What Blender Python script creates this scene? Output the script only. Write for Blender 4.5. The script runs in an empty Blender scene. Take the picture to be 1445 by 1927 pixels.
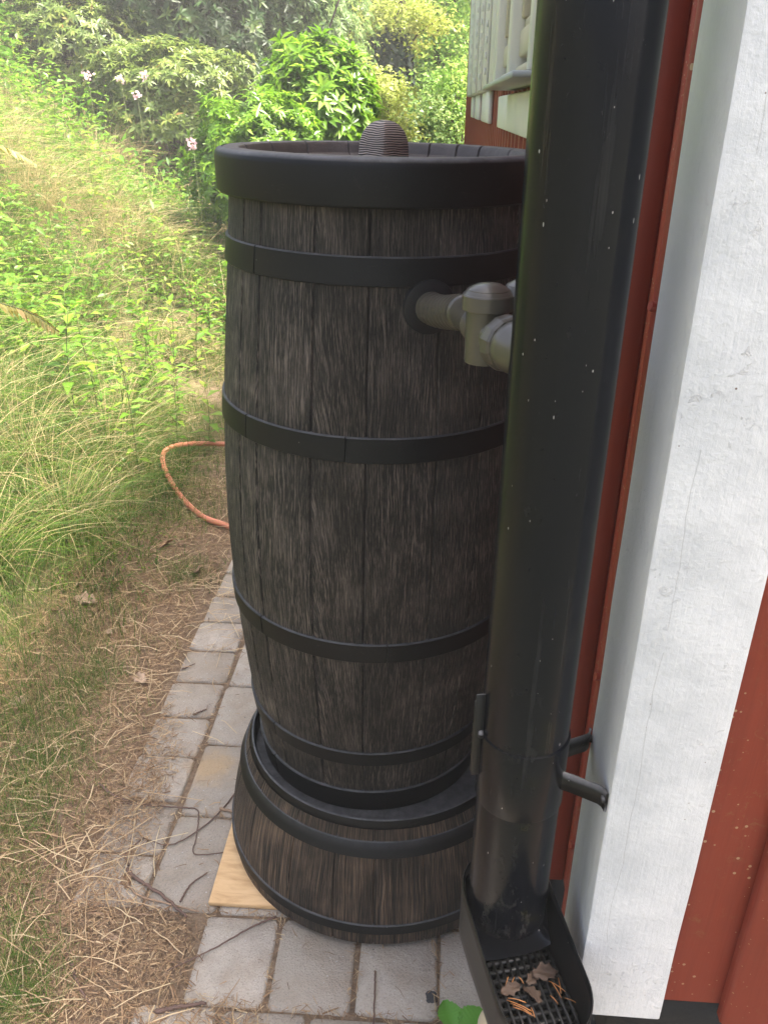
import bpy, math, random
import numpy as np
from math import radians as rad, pi
rng = np.random.default_rng(7); random.seed(7)
sc = bpy.context.scene
COL = sc.collection

# ------------------------------------------------------------------ camera
CAMZ = 1.612
F_PX, W_PX, H_PX = 1565.0, 1445.0, 1927.0
PITCH, ROLL, YAW = 26.0, 0.6, 3.5
cam = bpy.data.objects.new('camera', bpy.data.cameras.new('camera'))
COL.objects.link(cam); sc.camera = cam
def cam_axes():
    p, r, a = map(rad, (PITCH, ROLL, YAW))
    Fw = np.array([-math.sin(a)*math.cos(p), math.cos(a)*math.cos(p), -math.sin(p)])
    R = np.array([math.cos(a), math.sin(a), 0]); U = np.cross(R, Fw)
    return math.cos(r)*R+math.sin(r)*U, -math.sin(r)*R+math.cos(r)*U, Fw
CR, CU, CF = cam_axes()
from mathutils import Matrix, Vector, noise as mnoise
cam.matrix_world = Matrix(((CR[0], CU[0], -CF[0], 0), (CR[1], CU[1], -CF[1], 0), (CR[2], CU[2], -CF[2], CAMZ), (0, 0, 0, 1)))
cam.data.sensor_fit = 'VERTICAL'; cam.data.sensor_height = 36.0; cam.data.sensor_width = 27.0
cam.data.lens = F_PX/H_PX*36.0
cam.data.clip_start = 0.05; cam.data.clip_end = 2000

# ------------------------------------------------------------------ light
SUN_EL, SUN_AZ = 64.0, 86.0            # azimuth from +y towards +x
w = bpy.data.worlds.new('World'); sc.world = w; w.use_nodes = True
nt = w.node_tree; bg = nt.nodes['Background']
sky = nt.nodes.new('ShaderNodeTexSky'); sky.sky_type = 'NISHITA'; sky.sun_disc = False
sky.sun_elevation = rad(SUN_EL); sky.sun_rotation = rad(SUN_AZ)
sky.air_density = 0.7; sky.dust_density = 8.0; sky.ozone_density = 0.2
nt.links.new(sky.outputs[0], bg.inputs[0]); bg.inputs[1].default_value = 0.15
sl = bpy.data.lights.new('sun', 'SUN'); sl.energy = 4.3; sl.angle = rad(5); sl.color = (1, .93, .82)
so = bpy.data.objects.new('sun', sl); COL.objects.link(so)
sd = Vector((math.sin(rad(SUN_AZ))*math.cos(rad(SUN_EL)), math.cos(rad(SUN_AZ))*math.cos(rad(SUN_EL)), math.sin(rad(SUN_EL))))
so.rotation_euler = sd.to_track_quat('Z', 'Y').to_euler(); so.location = (6, -6, 12)
sc.view_settings.view_transform = 'Standard'; sc.view_settings.look = 'None'
sc.view_settings.exposure = 2.15; sc.view_settings.gamma = 1.0
sc.view_settings.use_curve_mapping = False
try:
    sc.cycles.max_bounces = 8; sc.cycles.diffuse_bounces = 4; sc.cycles.transmission_bounces = 4; sc.cycles.transparent_max_bounces = 8
except Exception: pass

# ------------------------------------------------------------------ helpers
def at(px, py, z=0.0):
    """point of the plane at height z seen at a photograph pixel (used to survey the place)"""
    d = CF+CR*(px-W_PX/2)/F_PX-CU*(py-H_PX/2)/F_PX
    return np.array([0, 0, CAMZ])+d*((z-CAMZ)/d[2])
def tag(o, label=None, cat=None, group=None, kind=None):
    if label: o['label'] = label
    if cat: o['category'] = cat
    if group: o['group'] = group
    if kind: o['kind'] = kind
    return o
def empty(name, loc=(0, 0, 0), rot=(0, 0, 0), parent=None):
    o = bpy.data.objects.new(name, None); COL.objects.link(o)
    o.location = loc; o.rotation_euler = rot; o.parent = parent; o.empty_display_size = .1
    return o
def copy_tree(o, parent=None):
    c = o.copy(); COL.objects.link(c); c.parent = parent
    for ch in list(o.children): copy_tree(ch, c)
    return c
def np_mesh(name, V, faces, mat=None, parent=None, smooth=False, attrs=None, uvs=None):
    """faces: list of (m,k) int arrays"""
    V = np.asarray(V, dtype=np.float32).reshape(-1, 3)
    me = bpy.data.meshes.new(name)
    faces = [np.asarray(f, dtype=np.int32) for f in faces if len(f)]
    nl = sum(f.size for f in faces); nf = sum(len(f) for f in faces)
    me.vertices.add(len(V)); me.vertices.foreach_set('co', V.ravel())
    me.loops.add(nl); me.polygons.add(nf)
    idx = np.concatenate([f.ravel() for f in faces])
    tot = np.concatenate([np.full(len(f), f.shape[1], np.int32) for f in faces])
    st = np.concatenate([[0], np.cumsum(tot)[:-1]]).astype(np.int32)
    me.loops.foreach_set('vertex_index', idx); me.polygons.foreach_set('loop_start', st)
    if smooth: me.polygons.foreach_set('use_smooth', np.ones(nf, bool))
    if attrs:
        for k, (dom, arr) in attrs.items():
            a = me.attributes.new(k, 'FLOAT', dom); a.data.foreach_set('value', np.asarray(arr, np.float32).ravel())
    if uvs:
        for k, arr in uvs.items():
            u = me.uv_layers.new(name=k); u.data.foreach_set('uv', np.asarray(arr, np.float32)[idx].ravel())
    me.update(calc_edges=True); me.validate()
    if mat: me.materials.append(mat)
    o = bpy.data.objects.new(name, me); COL.objects.link(o); o.parent = parent
    return o
class MB:
    """collects shapes into one mesh"""
    def __init__(s): s.V = []; s.F = {}; s.n = 0; s.at = []
    def add(s, V, faces, a=0.0):
        V = np.asarray(V, float).reshape(-1, 3)
        for f in faces:
            f = np.asarray(f, int)
            if len(f) == 0: continue
            s.F.setdefault(f.shape[1], []).append((f+s.n, a))
        s.V.append(V); s.n += len(V)
    def box(s, lo, hi, bev=0.0, a=0.0, M=None):
        lo = np.array(lo, float); hi = np.array(hi, float)
        if bev <= 0:
            c = np.array([[x, y, z] for z in (0, 1) for y in (0, 1) for x in (0, 1)], float)*(hi-lo)+lo
            f = [[0, 2, 3, 1], [4, 5, 7, 6], [0, 1, 5, 4], [2, 6, 7, 3], [0, 4, 6, 2], [1, 3, 7, 5]]
            if M is not None: c = M(c)
            s.add(c, [f], a); return
        b = min(bev, *(0.45*(hi-lo)))
        V = []; 
        for sx in (0, 1):
            for sy in (0, 1):
                for sz in (0, 1):
                    corner = np.array([hi[0] if sx else lo[0], hi[1] if sy else lo[1], hi[2] if sz else lo[2]])
                    ins = np.array([-1 if sx else 1, -1 if sy else 1, -1 if sz else 1])*b
                    for ax in range(3):
                        p = corner+ins; p[ax] = corner[ax]; V.append(p)
        I = lambda sx, sy, sz, ax: (sx*4+sy*2+sz)*3+ax
        q = []; t = []
        for u in (0, 1):
            q.append([I(u, 0, 0, 0), I(u, 1, 0, 0), I(u, 1, 1, 0), I(u, 0, 1, 0)][::(1 if u else -1)])
            q.append([I(0, u, 0, 1), I(1, u, 0, 1), I(1, u, 1, 1), I(0, u, 1, 1)][::(-1 if u else 1)])
            q.append([I(0, 0, u, 2), I(1, 0, u, 2), I(1, 1, u, 2), I(0, 1, u, 2)][::(1 if u else -1)])
        for u in (0, 1):
            for v in (0, 1):
                q.append([I(u, v, 0, 0), I(u, v, 1, 0), I(u, v, 1, 1), I(u, v, 0, 1)])
                q.append([I(u, 0, v, 0), I(u, 1, v, 0), I(u, 1, v, 2), I(u, 0, v, 2)])
                q.append([I(0, u, v, 1), I(1, u, v, 1), I(1, u, v, 2), I(0, u, v, 2)])
                for z in (0, 1): t.append([I(u, v, z, 0), I(u, v, z, 1), I(u, v, z, 2)])
        V = np.array(V)
        # orient outward
        c = (lo+hi)/2
        def orient(L):
            out = []
            for f in L:
                P = V[f]; nrm = np.cross(P[1]-P[0], P[2]-P[0])
                out.append(f if nrm@(P.mean(0)-c) > 0 else f[::-1])
            return out
        q = orient(q); t = orient(t)
        if M is not None: V = M(V)
        s.add(V, [q, t], a)
    def tube(s, pts, rads, n=8, a=0.0, caps=True):
        P = np.asarray(pts, float); m = len(P); rads = np.broadcast_to(np.asarray(rads, float), (m,))
        T = np.gradient(P, axis=0); T /= np.linalg.norm(T, axis=1)[:, None]+1e-12
        ref = np.array([0, 0, 1.]) if abs(T[0][2]) < .9 else np.array([1., 0, 0])
        N = []; v = np.cross(T[0], ref); v /= np.linalg.norm(v)
        for i in range(m):
            v = v-T[i]*(v@T[i]); v /= np.linalg.norm(v); N.append(v)
        N = np.array(N); B = np.cross(T, N)
        th = np.linspace(0, 2*pi, n, endpoint=False)
        V = (P[:, None]+rads[:, None, None]*(np.cos(th)[None, :, None]*N[:, None]+np.sin(th)[None, :, None]*B[:, None])).reshape(-1, 3)
        i = np.arange(m-1)[:, None]*n; j = np.arange(n)[None]; k = (j+1) % n
        f = np.stack([i+j, i+k, i+n+k, i+n+j], -1).reshape(-1, 4)
        fs = [f]
        if caps: fs.append(np.array([list(range(n))[::-1], list(range((m-1)*n, m*n))]))
        s.add(V, fs, a)
    def build(s, name, mat, parent=None, smooth=False, autosmooth=None):
        faces = []; av = []
        for k, L in s.F.items():
            faces.append(np.concatenate([f for f, _ in L])); av.append(np.concatenate([np.full(len(f), a) for f, a in L]))
        o = np_mesh(name, np.concatenate(s.V), faces, mat, parent, smooth, {'rnd': ('FACE', np.concatenate(av))})
        if autosmooth: sharp_by_angle(o.data, autosmooth)
        return o
def sharp_by_angle(me, deg):
    me.polygons.foreach_set('use_smooth', np.ones(len(me.polygons), bool))
    import bmesh
    bm = bmesh.new(); bm.from_mesh(me)
    for e in bm.edges:
        e.smooth = not (len(e.link_faces) != 2 or e.calc_face_angle(0) > rad(deg))
    bm.to_mesh(me); bm.free()
def lathe(name, prof, mat, parent=None, n=96, grooves=None, gdepth=.004, gwidth=.006, uv=False, autos=40, gmask=None, staves=None):
    """prof: list of (r, z). grooves: angles (deg, 0 faces -y, + towards +x)."""
    prof = np.asarray(prof, float); m = len(prof)
    if grooves is None: ang = np.linspace(-pi, pi, n, endpoint=False)
    else:
        ang = list(np.linspace(-pi, pi, n, endpoint=False)); R0 = prof[:, 0].max(); hw = gwidth/2/R0
        g = np.radians(np.asarray(grooves, float)); g = (g+pi) % (2*pi)-pi
        ang = [a for a in ang if min(abs(((a-g)+pi) % (2*pi)-pi)) > hw*1.6]
        for q in g: ang += [q-hw, q-hw*.35, q+hw*.35, q+hw]
        ang = np.sort((np.array(ang)+pi) % (2*pi)-pi)
    n = len(ang); dep = np.zeros(n)
    if grooves is not None:
        d = np.min(np.abs(((ang[:, None]-g[None])+pi) % (2*pi)-pi), axis=1); dep = np.where(d < hw*.6, gdepth, 0)
    gm = np.ones(m) if gmask is None else np.asarray(gmask, float)
    r = np.maximum(prof[:, 0][:, None]-dep[None]*gm[:, None], 0)
    V = np.stack([r*np.sin(ang), -r*np.cos(ang), np.broadcast_to(prof[:, 1][:, None], r.shape)], -1).reshape(-1, 3)
    i = np.arange(m-1)[:, None]*n; j = np.arange(n)[None]; k = (j+1) % n
    f = np.stack([i+j, i+k, i+n+k, i+n+j], -1).reshape(-1, 4)
    uvs = None; attrs = None
    if uv:
        R0 = prof[:, 0].max(); gs = np.sort(g)
        sid = np.searchsorted(gs, ang-1e-6) % len(gs)
        lo = np.where(sid == 0, gs[-1]-2*pi, gs[sid-1]); hi = gs[sid]; 
        wrap = ang > gs[-1]; lo = np.where(wrap, gs[-1], lo); hi = np.where(wrap, gs[0]+2*pi, hi)
        ul = (ang-(lo+hi)/2)*R0
        sr = (np.sin(sid*12.9898+1.3)*43758.5453) % 1.0
        # per corner values through face attributes for the stave id, point attribute for the rest
        attrs = {'ul': ('POINT', np.broadcast_to(ul, (m, n)).ravel()), 'uu': ('POINT', np.broadcast_to(ang*R0, (m, n)).ravel()),
                 'vv': ('POINT', np.broadcast_to(prof[:, 1][:, None], (m, n)).ravel()),
                 'stave': ('FACE', np.broadcast_to(sr, (m-1, n)).ravel())}
    o = np_mesh(name, V, [f], mat, parent, True, attrs)
    if autos: sharp_by_angle(o.data, autos)
    return o
def smoothprof(zr, nseg):
    zr = np.array(zr, float); deg = min(4, len(zr)-1); c = np.polyfit(zr[:, 0], zr[:, 1], deg)
    z = np.linspace(zr[0, 0], zr[-1, 0], nseg); return np.polyval(c, z), z

# ---- materials
def M(name):
    m = bpy.data.materials.new(name); m.use_nodes = True
    b = m.node_tree.nodes['Principled BSDF']; return m, m.node_tree, b
def nd(nt, t, **k):
    n = nt.nodes.new('ShaderNode'+t)
    for a, v in k.items():
        if a.startswith('i_'):
            n.inputs[a[2:].replace('_', ' ')].default_value = v
        else: setattr(n, a, v)
    return n
def math_(nt, op, a, b=None, c=None, clamp=False):
    n = nt.nodes.new('ShaderNodeMath'); n.operation = op; n.use_clamp = clamp
    for i, v in enumerate((a, b, c)):
        if v is None: continue
        if isinstance(v, (int, float)): n.inputs[i].default_value = v
        else: nt.links.new(v, n.inputs[i])
    return n.outputs[0]
def ramp(nt, fac, stops, interp='LINEAR'):
    n = nt.nodes.new('ShaderNodeValToRGB'); cr = n.color_ramp; cr.interpolation = interp
    while len(cr.elements) < len(stops): cr.elements.new(.5)
    for e, (p, c) in zip(cr.elements, stops):
        e.position = p; e.color = (*c, 1) if len(c) == 3 else c
    nt.links.new(fac, n.inputs[0]); return n.outputs[0]
def mixc(nt, fac, a, b):
    n = nt.nodes.new('ShaderNodeMix'); n.data_type = 'RGBA'
    for s, v in ((0, fac), (6, a), (7, b)):
        if isinstance(v, (int, float)): n.inputs[s].default_value = v
        elif isinstance(v, tuple): n.inputs[s].default_value = (*v, 1)
        else: nt.links.new(v, n.inputs[s])
    return n.outputs[2]
def noise(nt, vec=None, scale=5, detail=4, rough=.55, dist=0):
    n = nd(nt, 'TexNoise'); n.inputs['Scale'].default_value = scale; n.inputs['Detail'].default_value = detail
    n.inputs['Roughness'].default_value = rough; n.inputs['Distortion'].default_value = dist
    if vec is not None: nt.links.new(vec, n.inputs['Vector'])
    return n.outputs['Fac']
def objco(nt, scale=None, world=False):
    if world: v = nd(nt, 'NewGeometry').outputs['Position']
    else: v = nd(nt, 'TexCoord').outputs['Object']
    if scale is None: return v
    m = nd(nt, 'Mapping'); m.inputs['Scale'].default_value = scale; nt.links.new(v, m.inputs[0]); return m.outputs[0]
def comb(nt, x, y, z):
    n = nd(nt, 'CombineXYZ')
    for i, v in enumerate((x, y, z)):
        if isinstance(v, (int, float)): n.inputs[i].default_value = v
        else: nt.links.new(v, n.inputs[i])
    return n.outputs[0]
def attr(nt, name): 
    n = nd(nt, 'Attribute'); n.attribute_name = name; return n.outputs['Fac']
def bump(nt, b, h, strength=.4, dist=.002):
    n = nd(nt, 'Bump'); n.inputs['Strength'].default_value = strength; n.inputs['Distance'].default_value = dist
    nt.links.new(h, n.inputs['Height']); nt.links.new(n.outputs[0], b.inputs['Normal'])
def flecks(nt, vec, scale, size, keep):
    """small scattered spots: 1 inside a spot"""
    v = nd(nt, 'TexVoronoi'); v.inputs['Scale'].default_value = scale; nt.links.new(vec, v.inputs['Vector'])
    s = nd(nt, 'SeparateColor'); nt.links.new(v.outputs['Color'], s.inputs[0])
    sz = math_(nt, 'MULTIPLY', s.outputs[1], size)
    return math_(nt, 'MULTIPLY', math_(nt, 'LESS_THAN', v.outputs['Distance'], sz), math_(nt, 'GREATER_THAN', s.outputs[0], keep))

def wood_plastic(name, dark, light, fu=260., fv=11., straight=.35, lo=.53, hi=.63, rough=.62):
    m, nt, b = M(name)
    ul, uu, vv, st = (attr(nt, k) for k in ('ul', 'uu', 'vv', 'stave'))
    so_ = math_(nt, 'MULTIPLY', st, 57.0)
    n1 = noise(nt, comb(nt, math_(nt, 'MULTIPLY', uu, 9.0), math_(nt, 'MULTIPLY', vv, 3.2), so_), 1, 2)
    n2 = noise(nt, comb(nt, math_(nt, 'MULTIPLY', uu, 40.0), math_(nt, 'MULTIPLY', vv, 26.0), so_), 1, 3)
    warp = math_(nt, 'ADD', math_(nt, 'MULTIPLY', math_(nt, 'SUBTRACT', n1, .5), .028), math_(nt, 'MULTIPLY', math_(nt, 'SUBTRACT', n2, .5), .0035))
    # off-centre flame figure on some staves
    uc = math_(nt, 'ADD', ul, math_(nt, 'MULTIPLY', math_(nt, 'SUBTRACT', st, .5), .17))
    cath = math_(nt, 'ADD', math_(nt, 'MULTIPLY', math_(nt, 'POWER', math_(nt, 'ABSOLUTE', uc), 1.6), 4.2), math_(nt, 'MULTIPLY', vv, .10))
    isst = math_(nt, 'LESS_THAN', math_(nt, 'FRACT', math_(nt, 'MULTIPLY', st, 7.3)), straight)
    base = math_(nt, 'ADD', math_(nt, 'MULTIPLY', isst, ul), math_(nt, 'MULTIPLY', math_(nt, 'SUBTRACT', 1.0, isst), cath))
    vs = math_(nt, 'ADD', .62, math_(nt, 'MULTIPLY', math_(nt, 'FRACT', math_(nt, 'MULTIPLY', st, 3.71)), .75))
    ww = math_(nt, 'MULTIPLY', math_(nt, 'ADD', base, warp), vs)
    g = noise(nt, comb(nt, math_(nt, 'MULTIPLY', ww, fu), math_(nt, 'MULTIPLY', vv, fv), so_), 1, 2.5, .6)
    g2 = noise(nt, comb(nt, math_(nt, 'MULTIPLY', math_(nt, 'ADD', ul, math_(nt, 'MULTIPLY', warp, .4)), fu*1.35), math_(nt, 'MULTIPLY', vv, fv*2.2), so_), 1, 2, .6)
    g = math_(nt, 'MAXIMUM', g, math_(nt, 'MULTIPLY', g2, .96))
    patch = noise(nt, comb(nt, math_(nt, 'MULTIPLY', uu, 5.0), math_(nt, 'MULTIPLY', vv, 4.0), math_(nt, 'MULTIPLY', st, 9.0)), 1, 3)
    lines = ramp(nt, g, [(lo, (0, 0, 0)), (hi, (1, 1, 1))])
    fac = math_(nt, 'MULTIPLY', lines, ramp(nt, patch, [(.30, (.22,)*3), (.66, (1,)*3)]))
    # edges of staves stay dark
    c = mixc(nt, fac, dark, light)
    wear = ramp(nt, noise(nt, comb(nt, math_(nt, 'MULTIPLY', uu, 11.0), math_(nt, 'MULTIPLY', vv, 8.0), 3.0), 1, 4), [(.50, (0, 0, 0)), (.72, (.75,)*3)])
    c = mixc(nt, math_(nt, 'MULTIPLY', wear, math_(nt, 'ADD', .25, math_(nt, 'MULTIPLY', lines, .6))), c, tuple(min(1, x*1.25) for x in light))
    nt.links.new(c, b.inputs['Base Color']); b.inputs['Roughness'].default_value = rough
    b.inputs['Specular IOR Level'].default_value = .4
    bump(nt, b, g, 1.0, .009); return m
def plain(name, col, rough=.5, bscale=None, bstr=.2, var=.25, vscale=20, specks=None, spec=.5, bdist=.001):
    m, nt, b = M(name); co = objco(nt)
    v = noise(nt, co, vscale, 5)
    c = mixc(nt, v, tuple(x*(1-var) for x in col), tuple(min(1, x*(1+var)) for x in col))
    if specks:
        for scale, size, keep, sc_ in specks: c = mixc(nt, flecks(nt, co, scale, size, keep), c, sc_)
    nt.links.new(c, b.inputs['Base Color']); b.inputs['Roughness'].default_value = rough; b.inputs['Specular IOR Level'].default_value = spec
    if bscale: bump(nt, b, noise(nt, co, bscale, 6, .65), bstr, bdist)
    return m
def leafmat(name, stops, trans=.35, rough=.45, spec=.4):
    m, nt, b = M(name); a = attr(nt, 'rnd')
    c = ramp(nt, a, stops)
    nt.links.new(c, b.inputs['Base Color']); b.inputs['Roughness'].default_value = rough; b.inputs['Specular IOR Level'].default_value = spec
    t = nd(nt, 'BsdfTranslucent'); nt.links.new(c, t.inputs[0]); mx = nd(nt, 'MixShader'); mx.inputs[0].default_value = trans
    nt.links.new(b.outputs[0], mx.inputs[1]); nt.links.new(t.outputs[0], mx.inputs[2])
    nt.links.new(mx.outputs[0], nt.nodes['Material Output'].inputs[0]); return m

MAT = {}
MAT['barrel'] = wood_plastic('barrel_wood', (.0125, .0115, .0105), (.19, .155, .128), 600, 17, .60, .53, .66)
MAT['stand'] = wood_plastic('stand_wood', (.013, .0105, .0085), (.22, .150, .10), 560, 5.0, 1.1, .49, .66)
MAT['lidwood'] = plain('lid_wood', (.062, .053, .049), .6, 60, .5, .5, 30, bdist=.004)
MAT['hoop'] = plain('hoop_plastic', (.0036, .0042, .0046), .50, 140, .25, .3, 14, [(55, .07, .9, (.10, .10, .10))])
MAT['hoop'].node_tree.nodes['Principled BSDF'].inputs['Specular IOR Level'].default_value = .24
def scuffed(m, col, amt=.5):
    nt = m.node_tree; b = nt.nodes['Principled BSDF']; old = b.inputs['Base Color'].links[0].from_socket
    a_ = ramp(nt, noise(nt, objco(nt, (1, 1, 2.2)), 38, 9, .78, 1.2), [(.585, (0,)*3), (.70, (amt,)*3)])
    k_ = ramp(nt, noise(nt, objco(nt), 4.5, 3), [(.44, (0,)*3), (.62, (1,)*3)])
    nt.links.new(mixc(nt, math_(nt, 'MULTIPLY', a_, k_), old, col), b.inputs['Base Color'])
scuffed(MAT['hoop'], (.055, .05, .045))
def dusty_lit_tops(m, col, lo=.45, hi=.85, amt=.8):  # pale upward faces: settled dust plus the top-edge highlight, put into the colour
    nt = m.node_tree; b = nt.nodes['Principled BSDF']; old = b.inputs['Base Color'].links[0].from_socket
    g_ = nd(nt, 'NewGeometry'); sp_ = nd(nt, 'SeparateXYZ'); nt.links.new(g_.outputs['Normal'], sp_.inputs[0])
    nz_ = noise(nt, objco(nt), 28, 5, .7)
    f_ = math_(nt, 'MULTIPLY', ramp(nt, sp_.outputs[2], [(lo, (0,)*3), (hi, (amt,)*3)]), ramp(nt, nz_, [(.25, (.25,)*3), (.65, (1,)*3)]))
    nt.links.new(mixc(nt, f_, old, col), b.inputs['Base Color'])
dusty_lit_tops(MAT['hoop'], (.12, .122, .126))
# knob: growth rings
m, nt, b = M('knob_wood'); co = objco(nt)
wv = nd(nt, 'TexWave'); wv.wave_type = 'BANDS'; wv.bands_direction = 'Z'; wv.wave_profile = 'SIN'
wv.inputs['Scale'].default_value = 78; wv.inputs['Distortion'].default_value = 9; wv.inputs['Detail'].default_value = 1.5; wv.inputs['Detail Scale'].default_value = .28
nt.links.new(co, wv.inputs['Vector'])
nt.links.new(ramp(nt, wv.outputs['Fac'], [(.35, (.018, .015, .014)), (.65, (.36, .30, .26))]), b.inputs['Base Color'])
b.inputs['Roughness'].default_value = .6; bump(nt, b, wv.outputs['Fac'], .8, .002); MAT['knob'] = m

# downpipe: black plastic with dust, specks and lighter grime low down
m, nt, b = M('pipe_plastic'); co = objco(nt, world=True)
c = mixc(nt, noise(nt, co, 9, 4), (.0020, .0028, .0052), (.0030, .0040, .0068))
sz = nd(nt, 'SeparateXYZ'); nt.links.new(co, sz.inputs[0])
low = ramp(nt, math_(nt, 'DIVIDE', sz.outputs[2], 1.6), [(.33, (1,)*3), (.50, (.25,)*3), (.7, (.06,)*3)])
dust = ramp(nt, noise(nt, objco(nt, (1, 1, .45), True), 70, 6, .7), [(.52, (0,)*3), (.8, (1,)*3)])
c = mixc(nt, math_(nt, 'MULTIPLY', math_(nt, 'MULTIPLY', dust, low), .45), c, (.15, .14, .11))
alg = ramp(nt, noise(nt, co, 17, 4), [(.62, (0,)*3), (.72, (1,)*3)])
c = mixc(nt, math_(nt, 'MULTIPLY', math_(nt, 'MULTIPLY', alg, low), .25), c, (.12, .11, .03))
runs = ramp(nt, noise(nt, objco(nt, (1, 1, .035), True), 60, 4, .7), [(.57, (0,)*3), (.74, (.10,)*3)])
c = mixc(nt, runs, c, (.16, .155, .14))
scr = ramp(nt, noise(nt, objco(nt, (1, 1, .30), True), 85, 8, .8, 2.0), [(.655, (0,)*3), (.70, (.35,)*3)])
c = mixc(nt, scr, c, (.20, .195, .18))
sp = math_(nt, 'MAXIMUM', flecks(nt, objco(nt, (1, 1, .55), True), 105, .095, .80), flecks(nt, objco(nt, (1, 1, .3), True), 160, .12, .84))
c = mixc(nt, sp, c, (.30, .29, .265))
nt.links.new(c, b.inputs['Base Color'])
rr = ramp(nt, noise(nt, co, 30, 5), [(.3, (.17,)*3), (.75, (.27,)*3)]); nt.links.new(rr, b.inputs['Roughness']); b.inputs['Specular IOR Level'].default_value = .20
bump(nt, b, noise(nt, objco(nt, (1, 1, .2), True), 25, 3), .06, .004); MAT['pipe'] = m
MAT['blackplastic'] = plain('black_plastic', (.007, .0082, .0115), .24, 40, .05, .3, 15, [(90, .10, .93, (.4, .38, .33))])
MAT['catcher'] = plain('catcher_plastic', (.007, .0078, .0088), .36, 40, .08, .4, 12, [(80, .09, .92, (.3, .28, .22))])
MAT['metal'] = plain('painted_steel', (.008, .008, .008), .42, 120, .3, .4, 40, [(160, .2, .82, (.35, .33, .30))])
MAT['diverter'] = plain('diverter_plastic', (.066, .059, .045), .30, 90, .06, .12, 12, [(110, .10, .94, (.5, .48, .42))])
MAT['flange'] = plain('flange_rubber', (.005, .006, .0075), .5, None, .1, .15, 10)
for k_ in ('metal', 'catcher'): MAT[k_].node_tree.nodes['Principled BSDF'].inputs['Specular IOR Level'].default_value = .3
dusty_lit_tops(MAT['metal'], (.22, .21, .20), .35, .8, .9); scuffed(MAT['metal'], (.10, .095, .085)); scuffed(MAT['blackplastic'], (.06, .06, .06)); scuffed(MAT['catcher'], (.06, .06, .055)); dusty_lit_tops(MAT['catcher'], (.06, .06, .06), .6, .95, .6)
# paints
m, nt, b = M('white_paint'); co = objco(nt, world=True); ge = nd(nt, 'NewGeometry')
n0 = noise(nt, co, 14, 6, .6); n1 = noise(nt, co, 150, 5, .7); n2 = noise(nt, objco(nt, (1, 1, .12), True), 55, 4, .6)
c = mixc(nt, ramp(nt, n0, [(.35, (0,)*3), (.7, (1,)*3)]), (.50, .515, .525), (.62, .63, .635))
c = mixc(nt, math_(nt, 'MULTIPLY', ramp(nt, n1, [(.55, (0,)*3), (.72, (1,)*3)]), .30), c, (.40, .41, .40))
flk = ramp(nt, noise(nt, co, 75, 7, .75, .6), [(.59, (0,)*3), (.65, (1,)*3)])
flm = ramp(nt, noise(nt, co, 9, 2), [(.50, (0,)*3), (.62, (1,)*3)])
flk = math_(nt, 'MULTIPLY', flk, flm)
c = mixc(nt, math_(nt, 'MULTIPLY', flk, .6), c, (.70, .71, .71))
c = mixc(nt, flecks(nt, co, 46, .10, .90), c, (.16, .11, .09))
c = mixc(nt, flecks(nt, co, 120, .14, .95), c, (.24, .20, .17))
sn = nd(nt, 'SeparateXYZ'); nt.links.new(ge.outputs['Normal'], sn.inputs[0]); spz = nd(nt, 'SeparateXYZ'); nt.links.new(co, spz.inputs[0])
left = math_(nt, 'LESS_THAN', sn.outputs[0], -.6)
gz = ramp(nt, math_(nt, 'DIVIDE', spz.outputs[2], 1.6), [(.30, (1,)*3), (.42, (.65,)*3), (.56, (.05,)*3)])
alg = math_(nt, 'MULTIPLY', math_(nt, 'MULTIPLY', left, gz), ramp(nt, n2, [(.38, (.1,)*3), (.62, (1,)*3)]))
c = mixc(nt, math_(nt, 'MULTIPLY', alg, .85), c, (.20, .24, .10))
c = mixc(nt, math_(nt, 'MULTIPLY', math_(nt, 'MULTIPLY', left, ramp(nt, n2, [(.45, (0,)*3), (.7, (1,)*3)])), .2), c, (.40, .41, .38))
c = mixc(nt, math_(nt, 'MULTIPLY', left, .65), c, (.74, .74, .72))  # side face coloured paler to make up for the weaker light on it
nt.links.new(c, b.inputs['Base Color']); b.inputs['Roughness'].default_value = .42
n4 = noise(nt, objco(nt, (1, 1, .03), True), 240, 3, .6)
cx_ = math_(nt, 'ADD', spz.outputs[0], math_(nt, 'MULTIPLY', noise(nt, objco(nt, (1, 1, 1), True), 7, 5), .016))
crk = math_(nt, 'MULTIPLY', math_(nt, 'LESS_THAN', math_(nt, 'ABSOLUTE', math_(nt, 'SUBTRACT', cx_, .268)), .0005), math_(nt, 'GREATER_THAN', noise(nt, co, 3.5, 2), .47))
c = mixc(nt, math_(nt, 'MULTIPLY', crk, .32), c, (.22, .21, .20))
nt.links.new(c, b.inputs['Base Color'])
hh = math_(nt, 'ADD', math_(nt, 'ADD', math_(nt, 'ADD', math_(nt, 'MULTIPLY', n0, .5), math_(nt, 'MULTIPLY', n4, .13)), math_(nt, 'MULTIPLY', n1, .25)), math_(nt, 'MULTIPLY', flk, .3))
bump(nt, b, hh, .7, .006); MAT['white'] = m
m, nt, b = M('red_paint'); co = objco(nt, world=True)
g1 = noise(nt, objco(nt, (1, 1, .05), True), 90, 4, .6)
c = mixc(nt, noise(nt, co, 6, 5), (.25, .032, .017), (.33, .052, .027))
c = mixc(nt, math_(nt, 'MULTIPLY', ramp(nt, g1, [(.5, (0,)*3), (.75, (1,)*3)]), .35), c, (.16, .021, .012))
c = mixc(nt, math_(nt, 'MULTIPLY', ramp(nt, noise(nt, co, 60, 6, .75, 1.5), [(.56, (0,)*3), (.66, (1,)*3)]), ramp(nt, noise(nt, co, 11, 3), [(.42, (0,)*3), (.62, (.5,)*3)])), c, (.30, .19, .08))
c = mixc(nt, flecks(nt, co, 60, .20, .62), c, (.52, .36, .22))
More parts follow.
